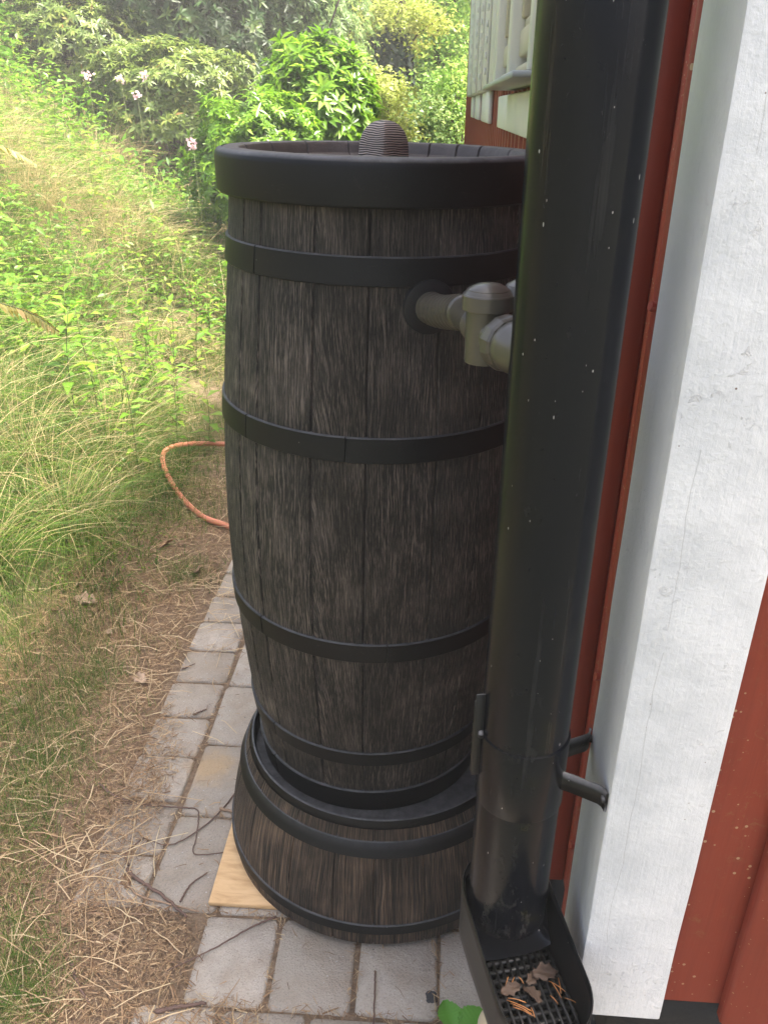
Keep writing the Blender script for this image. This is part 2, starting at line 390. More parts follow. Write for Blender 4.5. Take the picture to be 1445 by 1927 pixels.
c = mixc(nt, flecks(nt, co, 140, .26, .70), c, (.44, .27, .16))
nt.links.new(c, b.inputs['Base Color']); b.inputs['Roughness'].default_value = .5
bump(nt, b, g1, .25, .003); MAT['red'] = m
m, nt, b = M('red_slat'); co = objco(nt, world=True)
g1 = noise(nt, objco(nt, (1, 1, .05), True), 60, 4, .6)
c = mixc(nt, g1, (.17, .020, .012), (.25, .042, .020)); nt.links.new(c, b.inputs['Base Color']); b.inputs['Roughness'].default_value = .5; bump(nt, b, g1, .2, .003); MAT['redslat'] = m
MAT['trim'] = plain('trim_paint', (.64, .64, .58), .5, 40, .15, .08, 8)
MAT['sash'] = plain('sash_wood', (.46, .42, .31), .5, 40, .2, .2, 8)
MAT['sill'] = plain('sill_metal', (.30, .33, .30), .4, None, 0, .1, 8)
MAT['bitumen'] = plain('foundation_bitumen', (.008, .009, .011), .7, 70, .6, .4, 20, bdist=.004)
MAT['roof'] = plain('roof_tile', (.06, .045, .04), .8, 20, .3, .3, 6)
MAT['glass'] = plain('window_glass', (.03, .035, .03), .05, None, 0, .1, 3)
m, nt, b = M('plywood'); co = objco(nt, (1, 4, 4))
c = ramp(nt, noise(nt, co, 9, 5, .6, 1.5), [(.3, (.44, .27, .12)), (.55, (.58, .38, .19)), (.75, (.62, .42, .22))]); nt.links.new(c, b.inputs['Base Color']); b.inputs['Roughness'].default_value = .7; MAT['ply'] = m
# pavers
m, nt, b = M('concrete_paver'); co = objco(nt, world=True); a = attr(nt, 'rnd')
c = mixc(nt, a, (.345, .305, .25), (.46, .415, .35))
c = mixc(nt, math_(nt, 'MULTIPLY', ramp(nt, noise(nt, co, 14, 5), [(.42, (0,)*3), (.72, (1,)*3)]), .5), c, (.27, .21, .14))
c = mixc(nt, math_(nt, 'MULTIPLY', ramp(nt, noise(nt, co, 5.5, 6, .65), [(.5, (0,)*3), (.7, (1,)*3)]), .35), c, (.22, .195, .16))
c = mixc(nt, math_(nt, 'MULTIPLY', ramp(nt, noise(nt, co, 260, 4, .7), [(.52, (0,)*3), (.66, (1,)*3)]), .5), c, (.16, .15, .14))
c = mixc(nt, flecks(nt, co, 150, .25, .80), c, (.50, .48, .45))
c = mixc(nt, flecks(nt, co, 60, .12, .90), c, (.07, .06, .05))
# one sandy spill
ps = at(395, 1445); dx = nd(nt, 'VectorMath'); dx.operation = 'DISTANCE'; nt.links.new(co, dx.inputs[0]); dx.inputs[1].default_value = tuple(ps)
spill = ramp(nt, math_(nt, 'ADD', math_(nt, 'MULTIPLY', dx.outputs['Value'], 6), math_(nt, 'MULTIPLY', noise(nt, co, 30, 4), .5)), [(.42, (.8,)*3), (.75, (0,)*3)])
c = mixc(nt, spill, c, (.42, .30, .17))
# one tar spot
ps = at(811, 1877); dx = nd(nt, 'VectorMath'); dx.operation = 'DISTANCE'; nt.links.new(co, dx.inputs[0]); dx.inputs[1].default_value = tuple(ps)
tar = math_(nt, 'LESS_THAN', math_(nt, 'ADD', dx.outputs['Value'], math_(nt, 'MULTIPLY', noise(nt, co, 90, 3), .016)), .021)
c = mixc(nt, tar, c, (.05, .05, .052))
nt.links.new(c, b.inputs['Base Color']); b.inputs['Roughness'].default_value = .85
bump(nt, b, math_(nt, 'ADD', noise(nt, co, 190, 5, .7), math_(nt, 'MULTIPLY', noise(nt, co, 25, 3), 1.2)), .8, .006); MAT['paver'] = m
# soil
m, nt, b = M('soil'); co = objco(nt, world=True)
c = ramp(nt, noise(nt, co, 45, 8, .7), [(.3, (.11, .074, .047)), (.5, (.235, .165, .105)), (.7, (.35, .26, .17))])
sx = nd(nt, 'SeparateXYZ'); nt.links.new(co, sx.inputs[0])
mead = ramp(nt, math_(nt, 'ADD', math_(nt, 'MULTIPLY', sx.outputs[0], -.5), math_(nt, 'MULTIPLY', noise(nt, co, 2.5, 4), .5)), [(.85, (0,)*3), (1.0, (1,)*3)])
gc = ramp(nt, noise(nt, co, 7, 6, .7), [(.35, (.06, .065, .018)), (.6, (.15, .125, .05))])
c = mixc(nt, mead, c, gc)
yard = ramp(nt, math_(nt, 'ADD', math_(nt, 'MULTIPLY', sx.outputs[1], -1.0), math_(nt, 'ADD', .5, math_(nt, 'MULTIPLY', noise(nt, co, 2.0, 4), .3))), [(.2, (0,)*3), (.55, (1,)*3)])  # unseen ground coloured darker and greener to tone the pipe's reflections
c = mixc(nt, yard, c, mixc(nt, noise(nt, co, 5, 6, .7), (.05, .055, .032), (.095, .10, .06)))
nt.links.new(c, b.inputs['Base Color']); b.inputs['Roughness'].default_value = .95
bump(nt, b, noise(nt, co, 60, 8, .75), .9, .02); MAT['soil'] = m
MAT['hose'] = plain('hose_rubber', (.55, .20, .12), .5, 60, .1, .15, 30)
MAT['bark'] = plain('bark', (.075, .058, .045), .9, 30, .8, .4, 10, bdist=.02)
MAT['twig'] = plain('twig_bark', (.115, .070, .052), .75, 90, .5, .45, 60)
MAT['twigpale'] = plain('pale_twig', (.26, .175, .11), .75, 90, .4, .3, 60)
MAT['deadleaf'] = plain('dead_leaf', (.19, .115, .065), .7, 60, .4, .4, 40)
MAT['paleleaf'] = plain('pale_dead_leaf', (.36, .26, .175), .7, 60, .4, .3, 40)
MAT['catchleaf'] = plain('grey_dead_leaf', (.075, .048, .032), .7, 60, .4, .3, 40)
MAT['needle'] = plain('orange_needle', (.46, .20, .065), .5, None, 0, .2, 30)
MAT['beige'] = plain('beige_plastic', (.50, .43, .31), .6, 40, .1, .12, 10)
MAT['petal'] = leafmat('pink_petal', [(0, (.75, .50, .55)), (1, (.85, .68, .70))], .3)
MAT['grass'] = leafmat('grass_blades', [(0, (.040, .105, .012)), (.45, (.090, .175, .018)), (.62, (.155, .225, .028)), (.72, (.36, .29, .13)), (1, (.56, .45, .24))], .35, .5)
MAT['straw'] = leafmat('straw', [(0, (.12, .066, .036)), (.4, (.30, .19, .10)), (.7, (.48, .345, .19)), (1, (.62, .50, .30))], .15, .55)
MAT['herb'] = leafmat('herb_leaf', [(0, (.045, .13, .015)), (.5, (.12, .255, .018)), (.85, (.24, .37, .035)), (.95, (.34, .26, .06)), (1, (.36, .13, .05))], .42, .42)
MAT['rhodo_dark'] = leafmat('rhododendron_dark', [(0, (.020, .046, .015)), (.6, (.045, .09, .025)), (.9, (.10, .15, .035)), (1, (.19, .24, .06))], .22, .42, .25)
MAT['rhodo_bright'] = leafmat('rhododendron_bright', [(0, (.055, .14, .010)), (.5, (.14, .29, .014)), (1, (.28, .44, .035))], .42, .36)
MAT['olive'] = leafmat('olive_leaf', [(0, (.06, .11, .02)), (.6, (.15, .22, .035)), (.92, (.27, .31, .07)), (1, (.30, .15, .06))], .38, .4)
MAT['tree_light'] = leafmat('tree_leaf_light', [(0, (.11, .23, .045)), (.5, (.23, .40, .075)), (1, (.42, .54, .15))], .5, .45)
MAT['tree_mid'] = leafmat('tree_leaf_mid', [(0, (.10, .18, .055)), (.6, (.19, .30, .085)), (1, (.34, .43, .15))], .48, .45)
MAT['yellowgreen'] = leafmat('yellow_green_leaf', [(0, (.20, .28, .05)), (.6, (.36, .42, .09)), (1, (.50, .50, .16))], .42, .45)
MAT['ivy'] = leafmat('ivy_leaf', [(0, (.012, .030, .018)), (.7, (.026, .055, .030)), (1, (.06, .10, .05))], .1, .4)
MAT['stem'] = plain('herb_stem', (.10, .13, .035), .6, None, 0, .3, 30)
MAT['frond'] = leafmat('frond', [(0, (.20, .21, .04)), (.6, (.32, .29, .06)), (1, (.42, .30, .10))], .3, .5)

# ------------------------------------------------------------------ terrain
def vnoise(x, y, s, seed=0):
    """cheap smooth value noise, vectorised"""
    x = np.asarray(x, float)/s+seed*17.3; y = np.asarray(y, float)/s-seed*9.1
    xi = np.floor(x); yi = np.floor(y); fx = x-xi; fy = y-yi; fx = fx*fx*(3-2*fx); fy = fy*fy*(3-2*fy)
    h = lambda a, b_: (np.sin(a*127.1+b_*311.7+seed)*43758.5453) % 1.0
    return (h(xi, yi)*(1-fx)+h(xi+1, yi)*fx)*(1-fy)+(h(xi, yi+1)*(1-fx)+h(xi+1, yi+1)*fx)*fy
def edge(y): return -1.02-.10*np.sin(np.asarray(y)*1.7)-.10*(vnoise(y, y*0, .5, 3)-.5)
def bank(x, y):
    x = np.asarray(x, float); y = np.asarray(y, float)
    t = np.maximum(0, edge(y)-.05-x)
    s = .58*(np.sqrt(t*t+.40**2)-.40)
    s = 4.2*np.tanh(s/4.2)
    s = s+.30*np.clip((y-6)/8, 0, 1)*np.clip((-x)/1.0, 0, 1)
    return s
def ground_h(x, y):
    x = np.asarray(x, float); y = np.asarray(y, float)
    t = np.clip((edge(y)-x)/.8, 0, 1)
    near = np.exp(-np.maximum(0, np.hypot(x, y)-25)/20)
    lit = .018*(vnoise(x, y, .16, 5)-.5)*np.clip((-.66-x)/.2, 0, 1)
    return -.006+bank(x, y)+near*(t*(.16*(vnoise(x, y, .9, 1)-.5)+.05*(vnoise(x, y, .25, 2)-.5)))+lit
def axis_samples(lo, hi, c0, c1, fine, growth=1.12):
    a = list(np.arange(c0, c1, fine)); s = fine
    x = c1
    while x < hi: a.append(x); s *= growth; x += s
    x = c0-fine; s = fine; b_ = []
    while x > lo: b_.append(x); s *= growth; x -= s
    return np.array(sorted(b_)+a)
gx = axis_samples(-400, 400, -2.2, .6, .03); gy = axis_samples(-300, 700, .5, 4.2, .035)
X, Y = np.meshgrid(gx, gy); Z = ground_h(X, Y)
nx, ny = len(gx), len(gy); i = np.arange(ny-1)[:, None]*nx; j = np.arange(nx-1)[None]
gf = np.stack([i+j, i+j+1, i+nx+j+1, i+nx+j], -1).reshape(-1, 4)
g = np_mesh('ground', np.stack([X, Y, Z], -1), [gf], MAT['soil'], None, True); tag(g, kind='structure')

# pavers: one path
pv = MB(); EDGES = []
def paver(x0, x1, y0, y1):
    j_ = .0028; x0 += j_+random.uniform(0, .002); x1 -= j_+random.uniform(0, .002); y0 += j_; y1 -= j_+random.uniform(0, .003)
    dz = random.uniform(-.003, .002); b1, b2 = .002, .0055; jit = lambda: random.uniform(-.005, .005)
    top = .002+dz
    rings = []
    for ins, z in ((0, -.05), (0, top-.007), (b1, top-.0022), (b2, top)):
        c = .010 if ins < b2 else .006
        xs0, xs1, ys0, ys1 = x0+ins, x1-ins, y0+ins, y1-ins
        rings.append([(xs0+c, ys0, z), (xs1-c, ys0, z), (xs1, ys0+c, z), (xs1, ys1-c, z), (xs1-c, ys1, z), (xs0+c, ys1, z), (xs0, ys1-c, z), (xs0, ys0+c, z)])
    V = np.array(rings).reshape(-1, 3); V[:, :2] += np.array([[jit(), jit()] for _ in range(8)]*4)*.6
    f = [[r*8+k, r*8+(k+1) % 8, (r+1)*8+(k+1) % 8, (r+1)*8+k] for r in range(3) for k in range(8)]
    EDGES.extend([((x0, y0), (x1, y0)), ((x0, y0), (x0, y1)), ((x1, y0), (x1, y1)), ((x0, y1), (x1, y1))])
    pv.add(V, [f, [[24+k for k in range(8)]]], random.random())
# front rows
def row(y0, y1, xs, skip=None):
    for a_, b_ in zip(xs[:-1], xs[1:]): paver(a_, b_, y0, y1)
row(1.042, 1.252, [-.474, -.303, -.131, .041, .215])
row(.835, 1.042, [-.56, -.39, -.215, -.045, .125, .22])
row(.62, .835, [-.474, -.303, -.131, .041, .215])
row(.36, .62, [-.56, -.39, -.215, -.045, .125, .22])
yy = 1.252
k = 0
while yy < 9.5:
    d = .272 if k == 0 else .262
    xs = [-.622, -.452, -.282, -.112, .058, .218] if k % 2 == 0 else [-.615, -.367, -.197, -.027, .143, .218]
    row(yy, yy+d, xs); yy += d; k += 1
yy = 1.252
k = 0
for y0, y1 in zip([1.252, 1.40, 1.567, 1.731, 1.896, 2.06, 2.225, 2.39, 2.56, 2.73, 2.9, 3.07], [1.40, 1.567, 1.731, 1.896, 2.06, 2.225, 2.39, 2.56, 2.73, 2.9, 3.07, 3.24]):
    paver(-.79, -.622, y0, y1)
for q in range(36): paver(-.79, -.622, 3.24+q*.168, 3.24+(q+1)*.168)
po = pv.build('path', MAT['paver']); po.location = (.013, -.010, 0); tag(po, kind='structure')

# ------------------------------------------------------------------ house
house = empty('house', (.228, .771, 0)); tag(house, 'red wooden house with a white corner board, pale shutters and dark base', 'house')
HL = Matrix.Translation((-.228, -.771, 0))
def hpart(mb, name, mat, parent=None, autosmooth=None, smooth=False):
    for v in mb.V: v -= np.array([.228, .771, 0])
    return mb.build(name, mat, parent or house, smooth, autosmooth)
ZB = .445; ZL = .265; ZT = 3.0; WX = .285; YE = 10.9
# corner board, two faces of one post, lower edge slightly worn
mb = MB()
post = np.array([[.231, .772], [.353, .772], [.353, .793], [.292, .793], [.292, .905], [.231, .905]])
zs = np.linspace(.449, ZT, 60); nz = len(zs)
c_ = post.mean(0)
n_sub = []
def ring_pts(P, bev):
    out = []
    for i_ in range(len(P)):
        p, a_, b_ = P[i_], P[i_-1], P[(i_+1) % len(P)]
        da = (a_-p)/np.linalg.norm(a_-p); db = (b_-p)/np.linalg.norm(b_-p)
        for t_ in (0, .5, 1): 
            q = p+da*bev*(1-t_)**2+db*bev*t_**2
            out.append(q)
    return np.array(out)
rp = ring_pts(post, .004); m_ = len(rp)
V = []
for z in zs:
    wob = np.array([[(mnoise.noise(Vector((p[0]*30, p[1]*30, z*7)))*.0012), (mnoise.noise(Vector((p[0]*30+9, p[1]*30, z*9)))*.0012)] for p in rp])
    q = rp+wob; V.append(np.c_[q, np.full(m_, z)])
V = np.concatenate(V); i = np.arange(nz-1)[:, None]*m_; j = np.arange(m_)[None]; k = (j+1) % m_
mb.add(V, [np.stack([i+j, i+k, i+m_+k, i+m_+j], -1).reshape(-1, 4), [list(range(m_))[::-1]]])
hpart(mb, 'corner_board', MAT['white'], autosmooth=35)
# gable cladding facing the camera: wide boards with lapped battens
mb = MB()
x = .351
mb.box((.3535, .794, ZB+.012), (.62, .83, ZT+2), .003)
mb.box((.4365, .768, ZB-.002), (.56, .7935, ZT+2), .006)
for k in range(1, 28):
    x0 = .4365+k*.245
    mb.box((x0-.125, .794, ZB+.012), (x0+.003, .83, ZT+2), .003); mb.box((x0, .768, ZB-.002), (x0+.12, .7935, ZT+2), .006)
    mb.box((x0+.003, .7945, ZB+.012), (x0+.12, .829, ZT+2), .003)
hpart(mb, 'gable_cladding', MAT['red'])
# long wall: backing boards plus vertical battens
mb = MB()
mb.box((WX, .905, ZL), (WX+.03, YE, ZT), 0)
mb.box((.244, 10.80, ZL), (WX-.001, YE, ZT), .003)
hpart(mb, 'wall_board', MAT['red'])
mb = MB(); yb = 1.155
while yb < 10.7:
    mb.box((.250, yb, ZL+random.uniform(-.004, .004)), (WX-.001, yb+.045, ZT), .004); yb += .172
hpart(mb, 'batten', MAT['redslat'])
mb = MB(); mb.tube([(.2415, .9235, ZL+.02), (.2415, .9235, 1.2), (.2425, .9235, 2.2), (.2415, .9235, ZT)], [.0105, .0105, .011, .0105], 12)
mb.box((.2525, .9065, ZL+.01), (WX-.001, .958, ZT), .003)
for z in (.62, .93, 1.42, 1.88): mb.tube([(.236, .919, z), (.2275, .917, z+.002)], [.006, .0055], 8)
hpart(mb, 'corner_moulding', MAT['red'], autosmooth=40)
# foundation
mb = MB(); mb.box((.300, .815, -.1), (7.0, YE-.05, ZL+.01), 0); mb.box((.3001, .8151, ZL), (.84, .905, ZB+.02), 0); mb.box((.84, .8152, ZL), (7.0, .905, ZB+.021), 0); hpart(mb, 'foundation', MAT['bitumen'])
# back gable, far wall and roof
mb = MB(); mb.box((WX+.031, YE-.06, ZB), (7.1, YE, ZT), 0); mb.box((7.1, .84, ZB), (7.15, YE, ZT), 0)
P = np.array([(.29, ZT), (7.1, ZT), (3.7, 5.2)])
for y_ in (.81, YE-.03): mb.add([(px_, y_, pz_) for px_, pz_ in P]+[(px_, y_+.02, pz_) for px_, pz_ in P], [[[0, 1, 2], [5, 4, 3]], [[0, 3, 4, 1], [1, 4, 5, 2], [2, 5, 3, 0]]])
hpart(mb, 'gable_wall', MAT['red'])
mb = MB()
for s in (-1, 1):
    xe = 3.7+s*3.62; ze = ZT-.16
    A = np.array([(3.7, .60, 5.3), (3.7, YE+.4, 5.3), (xe, YE+.4, ze+.1), (xe, .60, ze+.1)])
    mb.add(np.r_[A, A-[0, 0, .12]], [[[0, 1, 2, 3], [7, 6, 5, 4], [0, 4, 5, 1], [1, 5, 6, 2], [2, 6, 7, 3], [3, 7, 4, 0]]])
hpart(mb, 'roof', MAT['roof'])
# long side: white band below the windows
for a_, b_, t_ in ((2.0, 3.98, 1.655), (4.85, 5.75, 1.69), (6.25, 7.0, 1.69), (7.5, 8.1, 1.69)):
    mb = MB(); mb.box((.226, a_, 1.535), (.2485, b_, t_), .004)
    hpart(mb, 'apron_board', MAT['trim'])
# window: frame, sash, panes, sill
mb = MB(); mb.box((.135, 1.95, 1.668), (.262, 3.42, 1.682), .003); sill = hpart(mb, 'window_sill', MAT['sill'])
wf = MB()
for a_, b_ in ((1.95, 2.03), (2.60, 2.70), (3.30, 3.40)): wf.box((.170, a_, 1.683), (.2475, b_, 3.0), .004)
wf.box((.172, 1.95, 2.9), (.2475, 3.40, 3.0), .004)
win = hpart(wf, 'window', MAT['trim'])
for a_, b_ in ((2.031, 2.599), (2.721, 3.289)):
    s_ = MB()
    s_.box((.190, a_, 1.69), (.232, b_, 1.712), .003); s_.box((.195, a_, 1.735), (.232, b_, 1.80), .004); s_.box((.205, a_, 1.805), (.232, b_, 1.825), .003)
    s_.box((.195, a_, 1.826), (.232, a_+.05, 2.89), .004); s_.box((.195, b_-.05, 1.826), (.232, b_, 2.89), .004); s_.box((.200, a_+.05, 2.83), (.232, b_-.05, 2.89), .004)
    s_.box((.206, (a_+b_)/2-.012, 1.826), (.23, (a_+b_)/2+.012, 2.83), .003)
    sa = hpart(s_, 'sash', MAT['sash'], win)
    p_ = MB(); p_.box((.2325, a_, 1.713), (.2365, b_, 2.89), 0); hpart(p_, 'pane', MAT['glass'], win)
# shutters: pale panels with rounded edge beads, standing proud of the wall
for a_, b_ in ((3.52, 4.22), (4.42, 5.02), (5.18, 5.75), (6.0, 6.9), (7.15, 8.25)):
    s_ = MB(); s_.box((.200, a_, 1.692), (.2475, b_, 3.05), .004)
    n_ = max(3, int((b_-a_)/.16))
    for q in range(n_):
        y_ = a_+.02+q*(b_-a_-.04)/n_
        s_.box((.186, y_, 1.696), (.1995, y_+.06, 3.04), .004)
    zz = 1.75
    while zz < 3.0:
        s_.box((.1775, a_+.03, zz), (.1857, a_+.055, zz+.03), .003); zz += .065
    hpart(s_, 'shutter', MAT['trim'])

# ------------------------------------------------------------------ barrel stand on plywood
ply = MB(); ply.box((-.459, 1.256, .004), (.12, 1.88, .016), .001)
po = ply.build('plywood_sheet', MAT['ply']); tag(po, 'pale bare plywood sheet under the barrel stand, one corner showing', 'board')
SEAMS = [-52, -41, -18, .5, 23.5, 40.5, 60, 80, 100, 120, 140, 160, 180, -160, -140, -120, -100, -74]
stand = empty('barrel_stand', (-.092, 1.540, .016)); tag(stand, 'tapered dark wood-look plastic stand carrying the rain barrel', 'stand')
_sz = np.polyfit([0, .05, .10, .16, .22, .296], [.360, .3625, .358, .347, .332, .302], 4); rs = lambda z: np.polyval(_sz, z)
zz = np.linspace(0, .2785, 40); 
prof = [(rs(z), z) for z in zz]
SS = [-73, -52, -30, -13, 1, 18.5, 33, 52, 73, 95, 118, 140, 160, 180, -160, -138, -116, -94]
lathe('body', prof, MAT['stand'], stand, 420, SS, .0035, .005, True, 30)
def hoop(parent, z0, z1, r0, r1, th=.005, name='hoop', seam=None, mat='hoop', n=160):
    b_ = .0018
    pr = [(r0-.004, z0), (r0+th-b_, z0), (r0+th, z0+b_), (r1+th, z1-b_), (r1+th-b_, z1), (r1-.004, z1)]
    return lathe(name, pr, MAT[mat], parent, n, seam, .0025, .003, False, 25)
hoop(stand, .222, .256, rs(.222), rs(.256), .0040)
hoop(stand, .036, .062, rs(.036), rs(.062), .0040)
# upper rim with fine ribs, flat top, recess
r1 = rs(.279)
na = 720; ang = np.linspace(-pi, pi, na, endpoint=False); ribs = .0011*(np.arange(na) % 2)
pr = [(r1-.001, .257), (r1, .259), (r1-.003, .290), (r1-.006, .2955), (r1-.010, .2965), (r1-.013, .292), (r1-.014, .253), (0.02, .251)]
rr_ = np.array(pr); RR = rr_[:, 0][:, None]+np.where((np.arange(len(pr)) < 3)[:, None] & (np.arange(len(pr)) > 0)[:, None], -ribs[None], 0)
V = np.stack([RR*np.sin(ang), -RR*np.cos(ang), np.broadcast_to(rr_[:, 1][:, None], RR.shape)], -1).reshape(-1, 3)
i = np.arange(len(pr)-1)[:, None]*na; j = np.arange(na)[None]; k = (j+1) % na
o = np_mesh('top_rim', V, [np.stack([i+j, i+k, i+na+k, i+na+j], -1).reshape(-1, 4)], MAT['hoop'], stand, True); sharp_by_angle(o.data, 35)

# ------------------------------------------------------------------ rain barrel
barrel = empty('rain_barrel', (-.1205, 1.556, .272), (.004, .0125, 0))
tag(barrel, 'tall dark wood-look plastic rain barrel with black hoops and handled lid', 'barrel')
zr = [(0, .249), (.06, .2545), (.155, .2675), (.30, .286), (.435, .2955), (.65, .2995), (.835, .2935), (1.0, .281), (1.117, .2695), (1.22, .262)]
br, bz = smoothprof(zr, 110)
rb = lambda z: float(np.interp(z, bz, br))
lathe('body', np.c_[br, bz], MAT['barrel'], barrel, 520, SEAMS, .0042, .0062, True, 30)
hoop(barrel, -.001, .058, rb(0)+.001, rb(.058)+.001, .004, seam=[-50, 120])
for z0, z1, sm in ((.137, .174, [-44]), (.414, .456, [-42, 9]), (.814, .858, [-46, -6]), (1.095, 1.139, [-43])):
    hoop(barrel, z0, z1, rb(z0), rb(z1), .0046, seam=sm+[150])
# lid
prl = [(.255, 1.207), (.2785, 1.207), (.2815, 1.210), (.2830, 1.227), (.2836, 1.262), (.2822, 1.2690), (.2785, 1.2735), (.271, 1.2757), (.2705, 1.2745), (.267, 1.276), (.250, 1.2765), (.243, 1.2745), (.2395, 1.270), (.236, 1.256), (.230, 1.2520), (.14, 1.2535), (.001, 1.255)]
gm = [0]*10+[1, 1, 1, 1, .6, 0, 0]
lid = lathe('lid', prl, MAT['hoop'], barrel, 300, [-160, -139, -118, -95, -72, -50, -27, -5, 18, 42, 66, 90, 112, 134, 147, 161, 175], -.0055, .006, False, 35, gm)
lid.data.materials.append(MAT['lidwood'])
ctr = np.zeros(len(lid.data.polygons)*3); lid.data.polygons.foreach_get('center', ctr); ctr = ctr.reshape(-1, 3)
lid.data.polygons.foreach_set('material_index', (np.hypot(ctr[:, 0], ctr[:, 1]) < .2695).astype(np.int32))
# knob: a domed four sided block turned edge-on
kn_z = np.r_[np.linspace(0, .028, 6), .028+.051*np.sin(np.linspace(.10, pi/2, 16))]
na = 64; ang = np.linspace(0, 2*pi, na, endpoint=False)
V = []
for z in kn_z:
    t_ = 1-.05*(z/.028) if z < .0281 else .95*math.sqrt(max(0, 1-((z-.028)/.0512)**2))**.85
    e = 2.0/7.0
    q = .036*t_
    ex = np.sign(np.cos(ang))*np.abs(np.cos(ang))**e*q; ey = np.sign(np.sin(ang))*np.abs(np.sin(ang))**e*q
    V.append(np.c_[ex, ey, np.full(na, z)])
nk = len(kn_z); V = np.concatenate(V); i = np.arange(nk-1)[:, None]*na; j = np.arange(na)[None]; k = (j+1) % na
kn = np_mesh('lid_knob', V, [np.stack([i+j, i+k, i+na+k, i+na+j], -1).reshape(-1, 4), [list(range((nk-1)*na, nk*na))]], MAT['knob'], lid, True)
sharp_by_angle(kn.data, 42)
kn.scale = (.96, .96, .86); kn.location = (.003, -.004, 1.2515); kn.rotation_euler = (0, 0, rad(47))

# ------------------------------------------------------------------ downpipe
PX, PY = .1305, .8395
pipe = empty('downpipe', (PX, PY, .0)); tag(pipe, 'black plastic downpipe running down in front of the house corner', 'downpipe')
def pcyl(name, prof, mat, parent, n=96, autos=35): return lathe(name, prof, mat, parent, n, None, 0, 0, False, autos)
pcyl('pipe', [(.0515, .592), (.0515, .576), (.0545, .575), (.0552, .5765), (.0552, .590)]+[(.055, z) for z in np.linspace(.6, 4.0, 30)], MAT['pipe'], pipe)
# wall clamp: band, clasp flange on the left, two arms to the corner board
cl = pcyl('clamp_band', [(.0548, .905), (.0570, .9045), (.0574, .9025), (.0573, .86), (.0574, .800), (.0570, .7985), (.0548, .798)], MAT['pipe'], pipe)
mb = MB()
def Mrot(c, yaw):
    cs, sn_ = math.cos(yaw), math.sin(yaw)
    return lambda V: np.c_[c[0]+V[:, 0]*cs-V[:, 1]*sn_, c[1]+V[:, 0]*sn_+V[:, 1]*cs, V[:, 2]+c[2]]
for dy, top in ((-.003, .965), (.0035, .95)):
    mb.box((-.0665, dy-.0012, .835), (-.0545, dy+.0012, top), .001, M=Mrot((0, -.0, 0), rad(10)))
mb.tube([(-.0535*math.cos(.175)-.004, -.0535*math.sin(.175)-.012, .905), (-.062*math.cos(.175)+.006, -.062*math.sin(.175)+.012, .905)], [.004, .004], 8)
mb.build('clasp', MAT['metal'], pipe)
for y_, z_ in ((-.044, .848), (.050, .842)):
    mb = MB(); sgn = -1 if y_ < 0 else 1
    q = [(.040, sgn*.026), (.060, sgn*.034), (.084, sgn*.0465), (.0915, sgn*.0505), (.0955, sgn*.0550), (.0975, sgn*.0605), (.0978, sgn*.064)]
    q = np.array(q); nrm = np.gradient(q, axis=0); nrm = np.c_[-nrm[:, 1], nrm[:, 0]]; nrm /= np.linalg.norm(nrm, axis=1)[:, None]
    V = []
    for p_, n_ in zip(q, nrm):
        for s_, zz_ in ((1, -.0142), (1, .0142), (-1, .0142), (-1, -.0142)): V.append((p_[0]+n_[0]*.0014*s_, p_[1]+n_[1]*.0014*s_, z_+zz_))
    f = [[r*4+k_, r*4+(k_+1) % 4, (r+1)*4+(k_+1) % 4, (r+1)*4+k_] for r in range(6) for k_ in range(4)]
    mb.add(V, [f, [[0, 1, 2, 3], [24, 27, 26, 25]]])
    mb.tube([(.0925, sgn*.0585, z_), (.1000, sgn*.0590, z_)], [.0055, .0055], 10)
    mb.build('clamp_arm', MAT['metal'], pipe)

# ------------------------------------------------------------------ leaf catcher
lc = empty('leaf_catcher', (.148, .79, .14)); tag(lc, 'black plastic leaf catcher with a grid under the open pipe end', 'leaf catcher')
C0 = np.array([.1290, .840]); C1 = np.array([.168, .703]); RC = .0635
def stadium(r, n=24):
    d = (C1-C0)/np.linalg.norm(C1-C0); s_ = np.array([-d[1], d[0]])
    a = np.linspace(-pi/2, pi/2, n)
    e1 = [C1+r*(np.cos(t)*d+np.sin(t)*s_) for t in a]
    e0 = [C0+r*(-np.cos(t)*d-np.sin(t)*s_) for t in a]
    # straight sides refined
    out = list(e1)
    out += [e1[-1]+(e0[0]-e1[-1])*t for t in (.25, .5, .75)]
    out += e0
    out += [e0[-1]+(e1[0]-e0[-1])*t for t in (.25, .5, .75)]
    return np.array(out)
rimz = lambda y: CAMZ-.992-.16*(.87-y)
so_p = stadium(RC); si_p = stadium(RC-.0032); m_ = len(so_p)
org = np.array([.148, .79, .14])
def zrow(P, off): return np.array([rimz(p[1])+off for p in P])
rows = []
low_z = .40
cen = np.array([.146, .78])
def scale_to(P, r, z):  # shrink towards a round spigot
    d = P-cen; d /= np.linalg.norm(d, axis=1)[:, None]; return np.c_[cen+d*r, np.full(len(P), z)]
lowt = so_p*1.0
rows.append(scale_to(so_p, .036, .38)); rows.append(scale_to(so_p, .036, .425))
mid = (so_p-cen)*.80+cen; rows.append(np.c_[mid, np.full(m_, .468)])
rows.append(np.c_[so_p, np.full(m_, .522)])
for t in np.linspace(.0, 1, 8)[1:]:
    zz_ = .522+(zrow(so_p, -.0015)-.522)*t; rows.append(np.c_[so_p, zz_])
rows.append(np.c_[(so_p+si_p)/2, zrow((so_p+si_p)/2, .0008)])
for t in np.linspace(0, 1, 8): 
    zz_ = .512+(zrow(si_p, -.0015)-.512)*(1-t); rows.append(np.c_[si_p, zz_])
rows.append(np.c_[(si_p-cen)*.78+cen, np.full(m_, .470)]); rows.append(scale_to(so_p, .033, .43)); rows.append(scale_to(so_p, .033, .385))
nr = len(rows); V = np.concatenate(rows)-org
